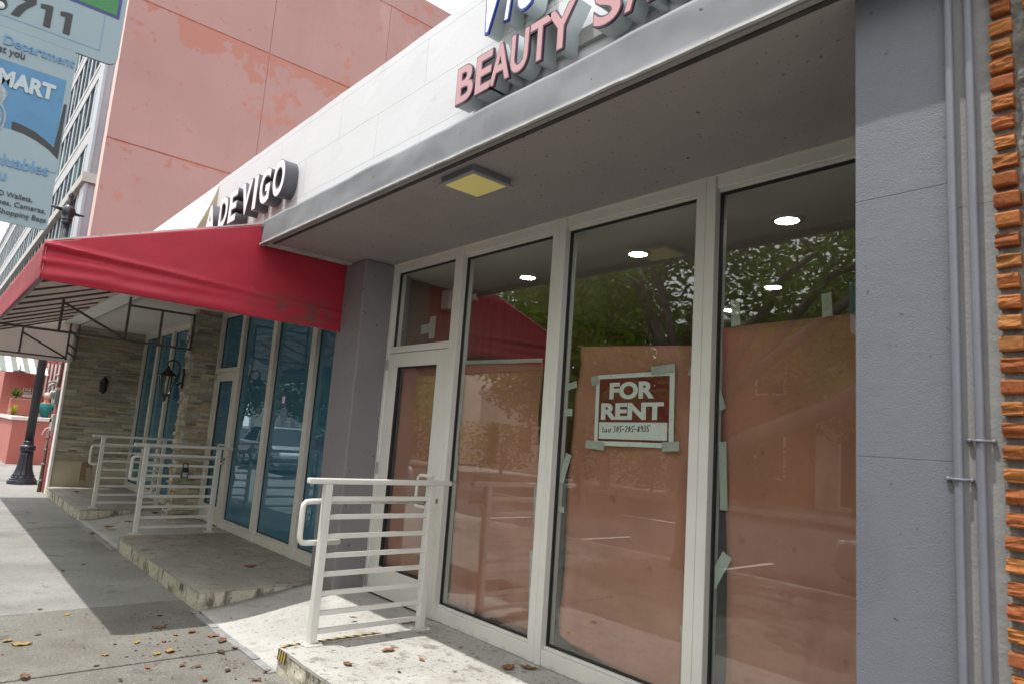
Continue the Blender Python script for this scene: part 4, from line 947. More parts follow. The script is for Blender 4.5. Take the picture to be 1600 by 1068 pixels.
# utility meters and pipes on the end of the pink fin
t = thing('electric_meter', 'grey green meter cabinet with pipework above it beside the far stone wall', 'meter', (-15.5, -1.30, 1.6))
g = MB(); g.box(-15.72, -15.28, -1.372, -1.286, 1.48, 1.77); g.build('cabinet', mMeterGlass, t, bevel=.02)
g = MB(); g.lathe([(.075, 0), (.075, -.05), (.055, -.07), (.01, -.075)], (-15.5, -1.372, 1.66), 16, axis='y'); g.build('dial', mMeter, t)
g = MB(); g.tube([(-15.42, -1.33, 1.80), (-15.42, -1.33, 1.98), (-15.42, -1.35, 2.03), (-15.42, -1.40, 2.03)], .022, 8); g.tube([(-15.60, -1.33, 1.80), (-15.60, -1.33, 1.90), (-15.60, -1.38, 1.93)], .02, 8); g.tube([(-15.45, -1.40, 1.90), (-15.45, -1.50, 1.90)], .016, 8); g.tube([(-15.55, -1.37, 1.86), (-15.55, -1.43, 1.86), (-15.55, -1.45, 1.83), (-15.55, -1.45, 1.76)], .022, 8); g.build('pipework', mMeter, t, smooth=True)
g = MB(); g.tube([(-15.35, -1.33, 1.82), (-15.34, -1.33, 2.25), (-15.30, -1.33, 2.40)], .025, 8); g.build('riser_pipe', mCopper, t, smooth=True)
t = thing('switch_box', 'light grey electrical switch box below the green meter cabinet', 'box', (-15.4, -1.30, 1.15))
g = MB(); g.box(-15.56, -15.30, -1.352, -1.286, .99, 1.30); g.build('box_case', mMeter, t, bevel=.01)
g = MB(); g.lathe([(.025, 0), (.025, -.03)], (-15.42, -1.352, 1.17), 10, axis='y'); g.box(-15.435, -15.40, -1.375, -1.35, 1.15, 1.22); g.build('switch_handle', mBlackIron, t)
g = MB(); g.tube([(-15.5, -1.35, 1.05), (-15.5, -1.41, 1.02), (-15.5, -1.44, .95), (-15.5, -1.45, .90)], .01, 6); g.build('loose_cable', mCap, t)
t = thing('drain_pipe', 'thin rusty vertical pipe standing beside the white corner trim', 'pipe', (-15.6, -1.33, 0))
g = MB(); g.tube([(-15.62, -1.335, -.16), (-15.62, -1.335, .35), (-15.615, -1.335, 1.0)], [.035, .03, .022], 10); g.build('pipe_run', mCopper, t, smooth=True)
for z in (.05, .35, .62, .85):
    g = MB(); g.lathe([(.042, 0), (.042, .03)], (-15.62, -1.335, z), 10); g.build('collar', mSteel, t)

# ------------------------------------------------------------------ lamp post
t = thing('lamp_post', 'dark fluted cast iron lamp post with bell shaped base on the pavement beyond the awning', 'lamp post', (-17.23, -1.45, -.16))
c = (-17.23, -1.45, -.16)
g = MB(); g.lathe([(.26, 0), (.265, .03), (.26, .075), (.235, .085), (.235, .11), (.205, .12), (.205, .15), (.19, .16)], c, 40); b_ = g.build('base_ring', mLamppost, t, smooth=False)
g = MB(); g.lathe([(.195, .158), (.17, .2), (.14, .30), (.122, .42), (.113, .55), (.11, .66)], c, 96, .045, 12); g.build('bell_base', mLamppost, t, smooth=True)
g = MB(); g.lathe([(.115, .655), (.138, .67), (.142, .70), (.13, .73), (.142, .755), (.13, .775), (.095, .78), (.09, .83), (.10, .85), (.085, .87)], c, 32); g.build('collar', mLamppost, t, smooth=True)
g = MB(); g.lathe([(.078, .86), (.074, 2.5), (.066, 4.2), (.060, 5.55)], c, 96, .05, 12); g.build('shaft', mLamppost, t, smooth=True)
g = MB(); g.lathe([(.07, 5.50), (.10, 5.52), (.10, 5.55), (.08, 5.57), (.105, 5.59), (.105, 5.62), (.085, 5.64), (.12, 5.70), (.135, 5.78), (.12, 5.86), (.08, 5.90), (.06, 5.93), (.075, 5.96), (.05, 6.02), (.045, 6.10), (.055, 6.13), (.03, 6.19), (.005, 6.25)], c, 28); g.build('finial', mLamppost, t, smooth=True)
g = MB(); g.tube([(c[0], c[1] - .1, 5.64), (c[0], c[1] - .25, 5.66), (c[0], c[1] - .42, 5.68)], [.045, .03, .025], 10); g.build('arm', mLamppost, t, smooth=True)
g = MB(); g.tube([(c[0], c[1] + .1, 5.61), (c[0], c[1] + .2, 5.59), (c[0], c[1] + .31, 5.60)], [.04, .03, .01], 10); g.build('arm', mLamppost, t, smooth=True)

# ------------------------------------------------------------------ pink terrace further along
t = thing('terrace_wall', 'low deep pink terrace wall with white coping beyond the lamp post', 'wall', (-24, 0, 0))
g = MB(); g.box(-36, -23.02, -1.28, -1.06, -.2, 1.03); g.box(-23.22, -23.0, -1.281, 2.95, -.2, 1.03); g.box(-23.1, -22.98, -.93, 2.8, -.2, .80); g.build('wall_body', mPinkDeep, t)
g = MB(); g.box(-36, -22.96, -1.33, -1.02, 1.03, 1.13); g.box(-23.26, -22.955, -1.019, 2.95, 1.031, 1.131); g.build('coping', mCap, t, bevel=.01)
t = thing('terrace_planter', 'square deep pink planter block standing behind the low terrace wall', 'planter', (-24.7, -.9, 1.0))
g = MB(); g.box(-25.0, -24.5, -1.27, -.72, 0., 1.62); g.build('planter_body', mPinkDeep, t, bevel=.01)
g = MB(); g.box(-24.98, -24.52, -1.25, -.74, 1.60, 1.64); g.build('soil', mGround, t)
g = MB(); g.box(-40, -23.3, -1.05, 8, -.2, .02); o = g.build('terrace', mKerb, kind='structure')
TB = thing('terrace_building', 'pink terrace building with slatted shutters behind the low wall', 'building', (-28, 2, 0))
g = MB(); g.box(-36, -27, -2.1 + .75, .05, 0, 2.45); g.box(-36, -26.2, .04, 9, 0, 3.6); g.box(-36, -27.2, -1.3, .0, 2.44, 3.3); g.build('wall', mPinkDeep, TB)
g = MB(); g.box(-26.19, -26.12, -.38, .05, 1.75, 2.85); g.build('shutter_frame', mPinkDark, TB)
g = MB()
for k in range(4): g.box(-26.14, -26.09, -.36 + k * .1, -.315 + k * .1, 1.78, 2.82)
g.build('shutter_slats', mCap, TB)
t = thing('terrace_awning', 'small green and white striped awning over the pink terrace', 'awning', (-26, -1.0, 2.6))
g = MB()
for k in range(9):
    y = -1.75 + k * .15; g.prism([(-25.2, y, 2.40), (-25.2, y + .15, 2.40), (-27.0, y + .15, 3.0), (-27.0, y, 3.0)], (0, 0, .012), mi=k % 2)
g.build('canvas', [mCap, mMeterGlass], t)
t = thing('hanging_lamp', 'black disc shaped lamp hanging under the striped awning', 'lamp', (-25, -1.15, 2.45))
g = MB(); g.lathe([(.16, 0), (.155, .03), (.08, .06), (.02, .08), (.015, .22)], (-25.0, -1.15, 2.40), 20); g.build('lamp_shade', mBlackIron, t)
t = thing('rental_sign', 'tiny red and white FOR RENT sign beside the palm on the pink terrace', 'sign', (-26.9, -.66, 1.85))
g = MB(); g.box(-26.985, -26.97, -.80, -.54, 1.71, 2.0); g.build('sign_board', mSignWhite, t)
g = MB(); g.box(-26.97, -26.967, -.785, -.555, 1.80, 1.985); g.build('red_field', mSignRed, t)
text('FOR', mSignWhite, t, 'X', -.67, 1.905, -26.966, .09, .004, 'CENTER'); text('RENT', mSignWhite, t, 'X', -.67, 1.815, -26.966, .085, .004, 'CENTER')
def spiky(name, label, c, n, ln, w_, mat, seed):
    rn = random.Random(seed); t = thing(name, label, 'plant', c); g = MB()
    for k in range(n):
        a = rn.uniform(0, 2 * PI); el = rn.uniform(.15, 1.4); l = ln * rn.uniform(.6, 1.1); d = Vector((math.cos(a) * math.cos(el), math.sin(a) * math.cos(el), math.sin(el)))
        sd = d.cross(Vector((0, 0, 1))).normalized() * w_; P = [Vector(c) + d * l * q - Vector((0, 0, 1)) * l * .35 * q * q for q in (0, .35, .7, 1)]
        ws = (.5, 1, .7, .05)
        vs = [p + sd * q * s_ for p, q in zip(P, ws) for s_ in (-1, 1)]
        g._add(vs, [(0, 1, 3, 2), (2, 3, 5, 4), (4, 5, 7, 6)])
    g.build('foliage', mat, t, fixn=False); g = MB(); g.tube([(c[0], c[1], c[2] - .12), (c[0], c[1], c[2] + .12)], [.05, .035], 8); g.build('stem', mBark, t)
spiky('spiky_plant', 'dark green spiky plant growing in the pink planter block', (-24.75, -1.15, 1.68), 70, .42, .025, mLeafDark, 1)
spiky('spiky_plant', 'bright yellow green plant behind the low pink terrace wall', (-24.2, -1.42 + .22, 1.22), 60, .36, .02, mLeafYellow, 2)

# person behind the terrace wall, seen over the coping
t = thing('person', 'white haired person in a teal shirt standing behind the low pink terrace wall', 'person', (-24.1, -.47, .02))
def skin(name, joints, edges, mat, parent, sub=2):
    me = bpy.data.meshes.new(name); me.from_pydata([j[0] for j in joints], edges, []); o = bpy.data.objects.new(name, me); COL.objects.link(o)
    o.parent = parent; me.materials.append(mat)
    md = o.modifiers.new('skin', 'SKIN'); md.use_smooth_shade = True
    for i, j in enumerate(joints): me.skin_vertices[0].data[i].radius = j[1] if isinstance(j[1], tuple) else (j[1], j[1])
    me.skin_vertices[0].data[0].use_root = True
    sd = o.modifiers.new('sub', 'SUBSURF'); sd.levels = sub; sd.render_levels = sub
    return o
J = [((0, 0, 1.0), (.16, .12)), ((0, 0, 1.22), (.15, .11)), ((0, 0, 1.45), (.17, .12)), ((0, .0, 1.54), .06), ((.01, 0, 1.60), .055), ((.02, 0, 1.70), (.085, .10)), ((.02, 0, 1.80), (.08, .095)), ((.12, -.02, 1.72), .012), ((.0, .19, 1.47), .06), ((.02, .26, 1.22), .048), ((.16, .20, 1.10), .036), ((.23, .17, 1.11), .03), ((0, -.19, 1.47), .06), ((.02, -.25, 1.22), .048), ((.12, -.2, 1.0), .036), ((.17, -.18, .97), .03),
     ((0, .1, .92), .085), ((0, .11, .5), .06), ((0, .11, .08), .045), ((.15, .11, .04), .035), ((0, -.1, .92), .085), ((0, -.11, .5), .06), ((0, -.11, .08), .045), ((.15, -.11, .04), .035),
     ((.255, .185, 1.12), .009), ((.285, .185, 1.125), .008), ((.265, .17, 1.12), .009), ((.30, .17, 1.125), .008), ((.255, .155, 1.115), .009), ((.285, .152, 1.12), .008)]
Ed = [(0, 1), (1, 2), (2, 3), (3, 4), (4, 5), (5, 6), (5, 7), (2, 8), (8, 9), (9, 10), (10, 11), (2, 12), (12, 13), (13, 14), (14, 15), (0, 16), (16, 17), (17, 18), (18, 19), (0, 20), (20, 21), (21, 22), (22, 23), (11, 24), (24, 25), (11, 26), (26, 27), (11, 28), (28, 29)]
skin('body', J, Ed, mSkin, t)
Js = [((0, 0, 1.05), (.185, .145)), ((0, 0, 1.22), (.17, .13)), ((0, 0, 1.45), (.185, .14)), ((0, .0, 1.515), .085), ((.0, .19, 1.475), .08), ((.015, .235, 1.32), .072), ((0, -.19, 1.475), .08), ((.015, -.235, 1.32), .072)]
skin('shirt', Js, [(0, 1), (1, 2), (2, 3), (2, 4), (4, 5), (2, 6), (6, 7)], mTeal, t)
skin('trousers', [((0, 0, 1.0), (.175, .135)), ((0, .1, .92), .105), ((0, .11, .5), .078), ((0, .11, .1), .065), ((0, -.1, .92), .105), ((0, -.11, .5), .078), ((0, -.11, .1), .065)], [(0, 1), (1, 2), (2, 3), (0, 4), (4, 5), (5, 6)], mTrouser, t)
skin('hair', [((-.025, 0, 1.74), (.085, .10)), ((-.01, 0, 1.84), (.085, .095))], [(0, 1)], mHairWhite, t)

# ------------------------------------------------------------------ white grid building far behind
GB = thing('office_block', 'distant white framed office block with dark windows behind the bus stop sign', 'building', (-45, .3, 0))
FYG = .30; H = 26.
g = MB(); g.box(-85, -30.02, FYG + .29, 14, -.2, H - 9); g.box(-60, -30.0, FYG + .291, 14, H - 9.1, H); g.box(-31.05, -30.03, FYG + .07, FYG + .289, 0, H); g.build('side_wall', mGridGrey, GB)
g = MB(); g.box(-84.9, -30.5, FYG + .06, FYG + .29, 0, H - 9.2); g.box(-59.9, -30.5, FYG + .061, FYG + .29, H - 9.1, H - .5); g.build('glazing', mGridGlass, GB)
g = MB(); xx = -32.0; k = 0
while xx > -85:
    top_ = H if xx > -60 else H - 9
    w_ = .10 if k % 2 else .19
    g.box(xx - w_, xx + w_, FYG + .035, FYG + .065, 4.5, 10.05); g.box(xx - w_, xx + w_, FYG + .035, FYG + .065, 10.42, top_); xx -= 1.35; k += 1
g.build('mullion', mGridWhite, GB)
g = MB()
for z0, z1 in ((4.6, 4.9), (5.3, 5.5), (7.35, 7.6), (8.0, 8.2), (12.05, 12.25), (12.75, 12.95), (14.9, 15.1), (15.5, 15.7), (17.8, 18.), (18.4, 18.6), (20.7, 20.9), (21.3, 21.5)):
    g.box(-85 if z1 < H - 9 else -60, -31.1, FYG + .005, FYG + .055, z0, z1)
g.build('spandrel_rail', mGridWhite, GB)
g = MB()
for z0, z1 in ((4.91, 5.29), (7.61, 7.99), (12.26, 12.74), (15.11, 15.49), (18.01, 18.39), (20.91, 21.29)):
    g.box(-85 if z1 < H - 9 else -60, -31.1, FYG + .025, FYG + .05, z0, z1)
g.build('spandrel', mGridBeige, GB)
g = MB(); g.box(-31.1, -29.99, FYG - .03, FYG + .07, 0, 10.05); g.box(-31.1, -29.99, FYG - .03, FYG + .07, 10.42, H); g.build('corner_pilaster', mGridWhite, GB)
g = MB(); g.box(-85, -29.9, FYG - .16, FYG + .31, 10.051, 10.419); g.box(-30.0, -29.9, FYG + .32, 6, 10.05, 10.42)
for z in (12.25, 13.3, 15.6): g.box(-30.0, -29.93, FYG + .33, 8, z, z + .1)
g.build('cornice', mGridBeige, GB)

# ------------------------------------------------------------------ trees, cars and buildings across the street (seen in the glass)
def tree(label, base, h, crown, nleaf, ls, lm, seed, limbs=None, group=None, tr=.16):
    rn = random.Random(seed); t = thing('street_tree', label, 'tree', base, group)
    g = MB(); B = Vector(base); top_ = B + Vector((0, 0, h))
    g.tube([B + Vector((0, 0, -.1)), B + Vector((.03, .02, .35)), B + Vector((.0, .05, h * .5)), top_], [tr * 1.5, tr * 1.05, tr * .9, tr * .7], 10)
    ends = []
    for k in range(7):
        c_ = rn.choice(crown); e = Vector(c_[0]) + Vector((rn.uniform(-.5, .5) * c_[1][0], rn.uniform(-.5, .5) * c_[1][1], rn.uniform(-.2, .5) * c_[1][2]))
        s_ = B + Vector((0, 0, h * rn.uniform(.7, 1.0))); mid = s_.lerp(e, .5) + Vector((0, 0, .15 * (e - s_).length))
        g.tube([s_, mid, e], [tr * .5, tr * .3, tr * .08], 7)
    for P, r_ in (limbs or []): g.tube(P, r_, 9)
    g.build('trunk', mBark, t, smooth=True)
    V = []; F = []; wsum = [c_[2] for c_ in crown]
    for k in range(nleaf):
        c_ = rn.choices(crown, wsum)[0]
        while True:
            p = Vector((rn.uniform(-1, 1), rn.uniform(-1, 1), rn.uniform(-1, 1)))
            if .25 < p.length < 1: break
        p = Vector((p.x * c_[1][0], p.y * c_[1][1], p.z * c_[1][2])) + Vector(c_[0])
        if noise.noise(p * (1.3 if ls < .1 else .7) + Vector((seed, 0, 0))) < (-.16 if ls < .1 else -.22): continue
        a = Vector((rn.gauss(0, 1), rn.gauss(0, 1), rn.gauss(0, .6))).normalized(); b = a.cross(Vector((rn.gauss(0, 1), rn.gauss(0, 1), rn.gauss(0, 1)))).normalized(); s_ = ls * rn.uniform(.6, 1.3)
        o = len(V); V += [tuple(p - a * s_), tuple(p + b * s_ * .42), tuple(p + a * s_), tuple(p - b * s_ * .42)]; F.append((o, o + 1, o + 2, o + 3))
    me = bpy.data.meshes.new('crown'); me.from_pydata(V, [], F); me.materials.append(lm); link('crown', me, t)
    return t
TG = 'trees along the street reflected in the glass'
tree('leaning broad leaved street tree beside the kerb, its canopy reflected in the big windows', (-5.75, -5.15, -.18), 2.2, [((-4.6, -6.4, 4.7), (2.7, 1.9, 1.5), 3), ((-7.6, -6.2, 4.9), (2.4, 1.7, 1.6), 2.5), ((-2.4, -7.0, 4.3), (2.2, 1.7, 1.6), 2.4), ((-10.2, -6.9, 4.6), (2.2, 1.8, 1.5), 1.7), ((-5.6, -5.25, 5.1), (1.7, .9, .8), .8), ((-3.6, -7.6, 3.2), (2.4, 1.2, 1.0), 1.8), ((-.4, -6.4, 4.2), (1.8, 1.6, 1.3), 1.4), ((-2.9, -4.35, 5.0), (1.1, .55, .5), .35)], 40000, .066, mLeaf, 3,  # last small crown cluster added to shade the bus stop sign
     limbs=[([(-5.7, -5.15, 1.05), (-5.1, -5.3, 1.6), (-4.0, -5.7, 2.15), (-2.9, -6.3, 3.1), (-2.3, -6.8, 4.2)], [.15, .14, .12, .09, .04]), ([(-5.72, -5.1, 1.7), (-6.3, -5.4, 2.6), (-7.2, -5.9, 3.8), (-7.8, -6.2, 4.9)], [.13, .11, .08, .03])], group=TG, tr=.2)
for i, (x, y, h, r, n, lab) in enumerate(((-15.5, -13.2, 3.0, 3.4, 7000, 'bushy green tree in the road median, nearest the reflected restaurant glass'), (-22, -18.6, 4.4, 4.4, 6000, 'round green tree behind the far pavement, second along the row'), (-29, -13.0, 3.4, 3.6, 6000, 'spreading green tree by the road median, with cars before it'), (-34.5, -12.6, 3.6, 3.4, 6000, 'leafy green tree by the road median, between two others'), (-38, -18.8, 4.6, 4.6, 6000, 'tall green tree on the far pavement opposite the far railing'), (-49, -14, 4., 4.6, 5000, 'farthest broad green tree along the road'), (-9.2, -19.2, 4.6, 3.6, 6500, 'tall green tree before the terracotta house across the road'), (-18.2, -17.6, 5.4, 4.4, 9000, 'dense tall green tree on the far pavement, added to block reflected sky behind the rental sign'), (-2.5, -18.4, 4.8, 3.8, 6500, 'tall green tree before the cream house across the road'))):
    tree(lab, (x, y, -.3), h * .5, [((x, y, h * .5 + 2.6), (r, r * .9, 2.8), 2.4), ((x + r * .6, y + .3, h * .5 + 1.0), (r * .75, r * .6, 1.3), 1), ((x - r * .4, y - .5, h * .5 + 5.2), (r * .85, r * .7, 2.4), 1.6), ((x + r * .3, y - .6, h * .5 + 8.0), (r * .7, r * .6, 2.2), 1.2)], int(n * 1.5), .18, mLeafDark if i % 2 else mLeaf, 20 + i, group=TG, tr=.2)  # upper crowns and the dense tree added to block sky reflections

for i, (x, y, r) in enumerate(((-12.6, -18.4, 1.5), (-16.4, -18.2, 1.9), (-20.3, -18.3, 1.7), (-25.2, -18.1, 2.1), (-31., -18.3, 2.0), (-35.5, -18.2, 1.8), (-43, -18.2, 2.4))):
    t = thing('roadside_shrub', 'leafy green shrub in the row along the far pavement, reflected in the glass', 'shrub', (x, y, -.2), 'shrubs along the far pavement'); rn = random.Random(70 + i); V = []; F = []
    for k in range(1500):
        p = Vector((rn.gauss(0, .5), rn.gauss(0, .35), rn.uniform(-.9, .95))); p = Vector((x + p.x * r, y + p.y * r, 1.15 + p.z * 1.25 * (1 - .3 * abs(p.x))))
        a = Vector((rn.gauss(0, 1), rn.gauss(0, 1), rn.gauss(0, 1))).normalized(); b = a.orthogonal().normalized(); s_ = rn.uniform(.08, .17); o = len(V); V += [tuple(p - a * s_), tuple(p + b * s_ * .45), tuple(p + a * s_), tuple(p - b * s_ * .45)]; F.append((o, o + 1, o + 2, o + 3))
    me = bpy.data.meshes.new('foliage'); me.from_pydata(V, [], F); me.materials.append(mLeaf if i % 2 else mLeafDark); link('foliage', me, t)
    g = MB(); g.tube([(x, y, -.25), (x + .05, y, .6), (x - .1, y, 1.3)], [.08, .06, .03], 7); g.tube([(x, y, .2), (x + .4, y, 1.1)], [.05, .02], 6); g.build('stem', mBark, t)
def car(label, x, y, paint, L_=4.5, flip=1, hgt=1.45):
    t = thing('parked_car', label, 'car', (x, y, -.3), 'cars parked along the road')
    W = 1.78; z0 = -.3
    def P(u, z): return (x + flip * (u - .5) * L_, y - W / 2, z0 + z)
    prof = [(0.0, .34), (.01, .62), (.05, .74), (.24, .86), (.30, .90), (.86, .98), (.97, .92), (1.0, .70), (1.0, .36), (.97, .22), (.03, .22)]
    g = MB(); g.prism([P(u, z * hgt / 1.45) for u, z in prof], (0, W, 0)); g.build('body', paint, t, bevel=.06)
    cab = [(.25, .87), (.40, 1.38), (.46, 1.44), (.72, 1.45), (.80, 1.40), (.93, .96)]
    g = MB(); q = [Vector(P(u, z * hgt / 1.45)) for u, z in cab]; n_ = len(q)
    V = [(v.x, y - W / 2 + .06 + (v.z - z0 - .87) * .22, v.z) for v in q] + [(v.x, y + W / 2 - .06 - (v.z - z0 - .87) * .22, v.z) for v in q]
    g._add(V, [list(range(n_))[::-1], list(range(n_, 2 * n_))] + [(i, (i + 1) % n_, n_ + (i + 1) % n_, n_ + i) for i in range(n_)]); g.build('cabin_glass', mCarGlass, t, bevel=.03)
    g = MB(); rp = [Vector(P(u, z * hgt / 1.45)) for u, z in ((.43, 1.43), (.47, 1.462), (.72, 1.472), (.79, 1.42))]
    for a, b in zip(rp, rp[1:]): g._add([(a.x, y - .70, a.z), (a.x, y + .70, a.z), (b.x, y + .70, b.z), (b.x, y - .70, b.z), (a.x, y - .70, a.z - .04), (a.x, y + .70, a.z - .04), (b.x, y + .70, b.z - .04), (b.x, y - .70, b.z - .04)], [(0, 1, 2, 3), (7, 6, 5, 4), (0, 3, 7, 4), (1, 5, 6, 2), (0, 4, 5, 1), (3, 2, 6, 7)])
    for s_ in (-1, 1):
        for (u0, z0_, u1, z1_) in ((.255, .88, .43, 1.42), (.57, .92, .58, 1.45), (.92, .96, .79, 1.42)):
            a = Vector(P(u0, z0_)); b = Vector(P(u1, z1_)); ya = W / 2 - .05 - (z0_ - .87) * .22; yb = W / 2 - .05 - (z1_ - .87) * .22; g.bar((a.x, y + s_ * ya, a.z), (b.x, y + s_ * yb, b.z), .07, .05)
    g.build('roof', paint, t, bevel=.01)
    for u in (.19, .80):
        for s_ in (-1, 1):
            cx_ = P(u, 0)[0]; g = MB(); g.lathe([(.20, -.11), (.30, -.105), (.325, -.08), (.325, .08), (.30, .105), (.20, .11)], (cx_, y + s_ * (W / 2 - .09), z0 + .325), 26, axis='y'); wv = g.build('wheel', mTyre, t, smooth=False)
            g = MB(); g.lathe([(.205, 0), (.20, s_ * .03), (.06, s_ * .015), (.03, s_ * .03)], (cx_, y + s_ * (W / 2 + .01 - .0), z0 + .325), 20, axis='y'); g.build('rim', mRim, wv)
    for s_ in (-1, 1):
        a = P(.015, .62); g = MB(); g.box(min(a[0], a[0] + flip * .2) - .02, max(a[0], a[0] + flip * .2) + .0, y + s_ * .66 - .17, y + s_ * .66 + .17, z0 + .56, z0 + .72); g.build('headlight', mHead, t, bevel=.03)
        a = P(.985, .8); g = MB(); g.box(min(a[0], a[0] - flip * .12) - .0, max(a[0], a[0] - flip * .12) + .07, y + s_ * .72 - .12, y + s_ * .72 + .12, z0 + .70, z0 + .88); g.build('tail_light', mTail, t, bevel=.02)
        a = P(.33, .98); g = MB(); g.box(a[0] - .06, a[0] + .06, y + s_ * (W / 2 + .09) - .08, y + s_ * (W / 2 + .09) + .08, z0 + .93, z0 + 1.07); g.build('wing_mirror', paint, t, bevel=.03)
car('silver car parked at the kerb, its nose reflected beside the slate pilaster', -1.95, -7.0, mCarSilver)
car('white car parked along the road, reflected in the blue restaurant glass', -25.5, -7.3, mCarWhite, 4.6, -1, 1.6)
car('charcoal car parked beyond the white one, reflected in the blue glass', -31.2, -7.2, mCarDark, 4.7, -1)
car('pale silver car parked farthest along the road', -19.4, -7.2, mCarSilver, 4.3, -1, 1.5)

def house(label, x0, x1, y, h, mat, seed):
    rn = random.Random(seed); t = thing('street_house', label, 'building', ((x0 + x1) / 2, y, -.2))
    g = MB(); g.box(x0, x1, y - 9, y, -.3, h); g.build('wall', mat, t)
    g = MB(); g.box(x0 - .15, x1 + .15, y - 9.1, y + .15, h, h + .3); g.build('cornice', mCap, t)
    n_ = int((x1 - x0) / 2.6)
    for r_ in range(int(h // 3.1)):
        for k in range(n_):
            cx_ = x0 + (k + .5) * (x1 - x0) / n_; zb = -.1 + r_ * 3.1 + (.9 if r_ or k % 3 else .1); zt = 2.3 + r_ * 3.1
            g = MB(); g.box(cx_ - .62, cx_ + .62, y + .001, y + .06, zb - .08, zt + .1); f = g.build('window', mCap, t)
            g = MB(); g.box(cx_ - .52, cx_ + .52, y + .06, y + .075, zb, zt); g.build('pane', mWinDark, f)
    return t
house('terracotta red house across the road, two storeys', -17.5, -11.6, -20.9, 6.6, mTerracotta, 1)
house('cream house with tall windows across the road, next to the red one', -11.4, 3, -20.95, 7.4, mCream, 2)
house('wide white low house across the road beyond the red one', -34, -19, -23.5, 4.2, mCap, 3)
house('long cream building far along the other side of the road', -75, -38, -24, 8.5, mCream, 4)

# ------------------------------------------------------------------ fallen leaves
rn = random.Random(8)
def leaf_mesh(k):
    r_ = random.Random(k); n_ = 8; ln = 1.; curl = r_.uniform(.1, .45); fold = r_.uniform(.1, .5); g = MB()
    def fn(u, v):
        x = (u - .5) * ln; wv = .36 * math.sin(PI * min(1, u * .93 + .05)) ** .8 * (1 - .35 * u)
        s_ = (v - .5) * 2; y = s_ * wv * (1 + .12 * math.sin(u * 21 + s_ * 3)); z = curl * (x * x) * 1.2 + fold * abs(s_) * wv * .8 + .04 * math.sin(u * 13 + s_ * 5)
        return (x, y + .12 * x * x * (1 if k % 2 else -1), z)
    g.sheet(10, 4, fn, (0, 0, .008))
    g.tube([(-.5, 0, curl * .3), (-.62, .02, curl * .3 + .03), (-.76, .07, curl * .3 + .02)], .012, 5)
    me = bpy.data.meshes.new('leaf'); me.from_pydata(g.v, [], g.f); return me
LM = {}
for k in range(4):
    for mi, m in enumerate(DRY):
        me = leaf_mesh(k * 5 + mi); me.materials.append(m); me.polygons.foreach_set('use_smooth', [True] * len(me.polygons)); LM[(k, mi)] = me
CN = ('brown', 'orange brown', 'yellow', 'dark shrivelled')
def leaf(x, y, z, size, mi, label, group):
    o = bpy.data.objects.new('fallen_leaf', LM[(rn.randrange(4), mi)]); COL.objects.link(o)
    o.location = (x, y, z + size * .02); o.rotation_euler = (rn.uniform(-.12, .12), rn.uniform(-.12, .12), rn.uniform(0, 6.28)); o.scale = (size,) * 3
    tag(o, label, 'leaf', group)
SL = [(-5.64, -2.53, 2, .12), (-4.95, -2.58, 0, .09), (-6.32, -2.18, 2, .06), (-4.99, -2.21, 3, .04), (-5.18, -2.13, 2, .05), (-5.68, -1.68, 0, .10), (-5.47, -1.51, 1, .08), (-5.3, -1.41, 1, .08), (-5.15, -1.40, 0, .09), (-4.92, -1.48, 3, .07), (-5.09, -1.76, 2, .10), (-5.06, -1.85, 2, .07), (-5.95, -1.34, 0, .11), (-4.77, -1.77, 0, .05), (-4.71, -1.69, 0, .05), (-5.37, -1.9, 2, .06), (-4.96, -1.37, 0, .06), (-4.55, -1.56, 3, .05), (-4.31, -1.47, 0, .06), (-4.42, -1.36, 0, .06), (-5.75, -2.6, 2, .07), (-8.02, -1.98, 3, .05), (-8.29, -1.76, 3, .05), (-5.83, -2.42, 3, .04), (-5.32, -1.74, 1, .05), (-5.44, -1.63, 1, .05), (-5.39, -2.03, 3, .03), (-4.83, -1.96, 1, .05), (-4.67, -2.14, 3, .04), (-4.45, -1.73, 1, .06), (-6.55, -2.33, 3, .04), (-6.01, -1.6, 3, .04)]
for x, y, mi, s_ in SL:
    leaf(x, y, -.156, s_, mi, 'dry %s leaf lying on the pavement before the ramp' % CN[mi], '%s leaves on the pavement' % CN[mi])
for k in range(110):
    x = rn.uniform(-6.4, -3.9); y = -1.40 - abs(rn.gauss(0, .42)); mi = rn.choice((0, 0, 1, 3, 3)); leaf(x, y, -.156, rn.uniform(.010, .026), mi, 'dry %s leaf lying on the pavement before the ramp' % CN[mi], '%s leaves on the pavement' % CN[mi])
for x, y, mi, s_ in ((-3.98, -.75, 1, .10), (-3.86, -1.1, 0, .07), (-3.72, -.66, 1, .05), (-3.34, -.27, 1, .10), (-3.28, -.16, 1, .11), (-4.52, -.27, 0, .10), (-4.83, -.55, 0, .05), (-3.82, -.28, 2, .04), (-3.6, -.9, 3, .03), (-3.45, -.6, 0, .03)):
    leaf(x, y, .004 if x > -4.4 else -.01, s_, mi, 'dry %s leaf on the whitish platform by the near railing' % CN[mi], '%s leaves on the near platform' % CN[mi])
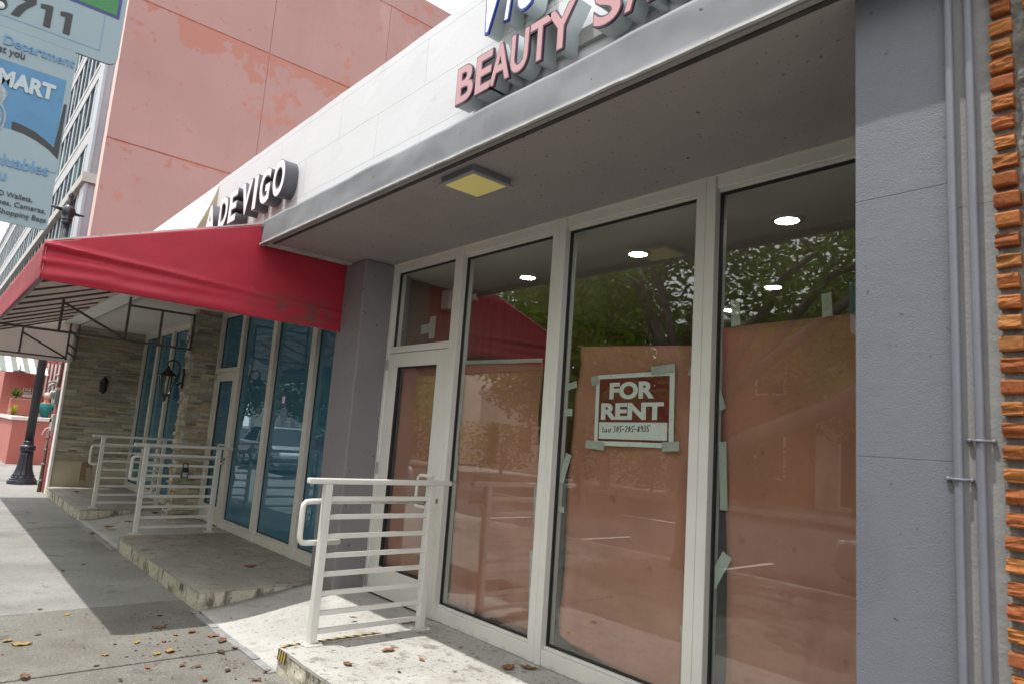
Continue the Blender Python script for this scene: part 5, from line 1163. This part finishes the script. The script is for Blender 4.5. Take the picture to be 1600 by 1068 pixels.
for x, y, mi, s_, z in ((-10.47, -1.14, 1, .16, -.10), (-10.27, -1.37, 2, .12, -.145), (-14.0, -.99, 3, .14, .004), (-10.61, -.88, 3, .1, -.06), (-6.87, -.59, 1, .12, .006), (-11.2, -.4, 3, .12, -.02)):
    leaf(x, y, z, s_, mi, 'dry %s leaf on the shaded tiles under the red awning' % CN[mi], '%s leaves under the awning' % CN[mi])

# small notices on the restaurant glass
t = thing('door_notice', 'small light blue notice on the restaurant door glass', 'notice', (-9.92, -.03, 1.6))
g = MB(); g.box(-10.02, -9.80, -.034, -.0295, 1.49, 1.75); g.build('notice_sheet', mBusBlue, t)
g = MB()
for k in range(5): g.box(-9.98, -9.84 - .02 * (k % 2), -.0352, -.0345, 1.70 - k * .04, 1.715 - k * .04)
g.build('notice_lines', mBusNavy, t)
t = thing('glass_sticker', 'octagonal dark sticker with a light blue shield on the blue glass', 'sticker', (-7.9, -.01, 1.55))
g = MB(); g.prism([(-7.95 + .10 * math.cos(R(22.5 + 45 * k)), -.0052, 1.70 + .10 * math.sin(R(22.5 + 45 * k))) for k in range(8)], (0, -.002, 0)); g.build('octagon', mBusNavy, t)
g = MB(); g.box(-7.985, -7.915, -.009, -.0073, 1.66, 1.74); g.build('octagon_mark', mSignWhite, t)
g = MB(); g.prism([(-8.0, -.0052, 1.60), (-8.02, -.0052, 1.57), (-7.985, -.0052, 1.47), (-7.91, -.0052, 1.42), (-7.835, -.0052, 1.47), (-7.80, -.0052, 1.57), (-7.82, -.0052, 1.60), (-7.91, -.0052, 1.575)], (0, -.002, 0)); g.build('shield', mBusBlue, t)

# ------------------------------------------------------------------ render settings
S.view_settings.view_transform = 'Standard'; S.view_settings.look = 'None'; S.view_settings.exposure = 0.18; S.view_settings.gamma = 1
S.render.engine = 'CYCLES'; S.cycles.use_denoising = True; S.cycles.max_bounces = 10; S.cycles.transparent_max_bounces = 16; S.cycles.diffuse_bounces = 5; S.cycles.glossy_bounces = 5
S.cycles.sample_clamp_indirect = 6.0; S.cycles.caustics_reflective = False; S.cycles.caustics_refractive = False
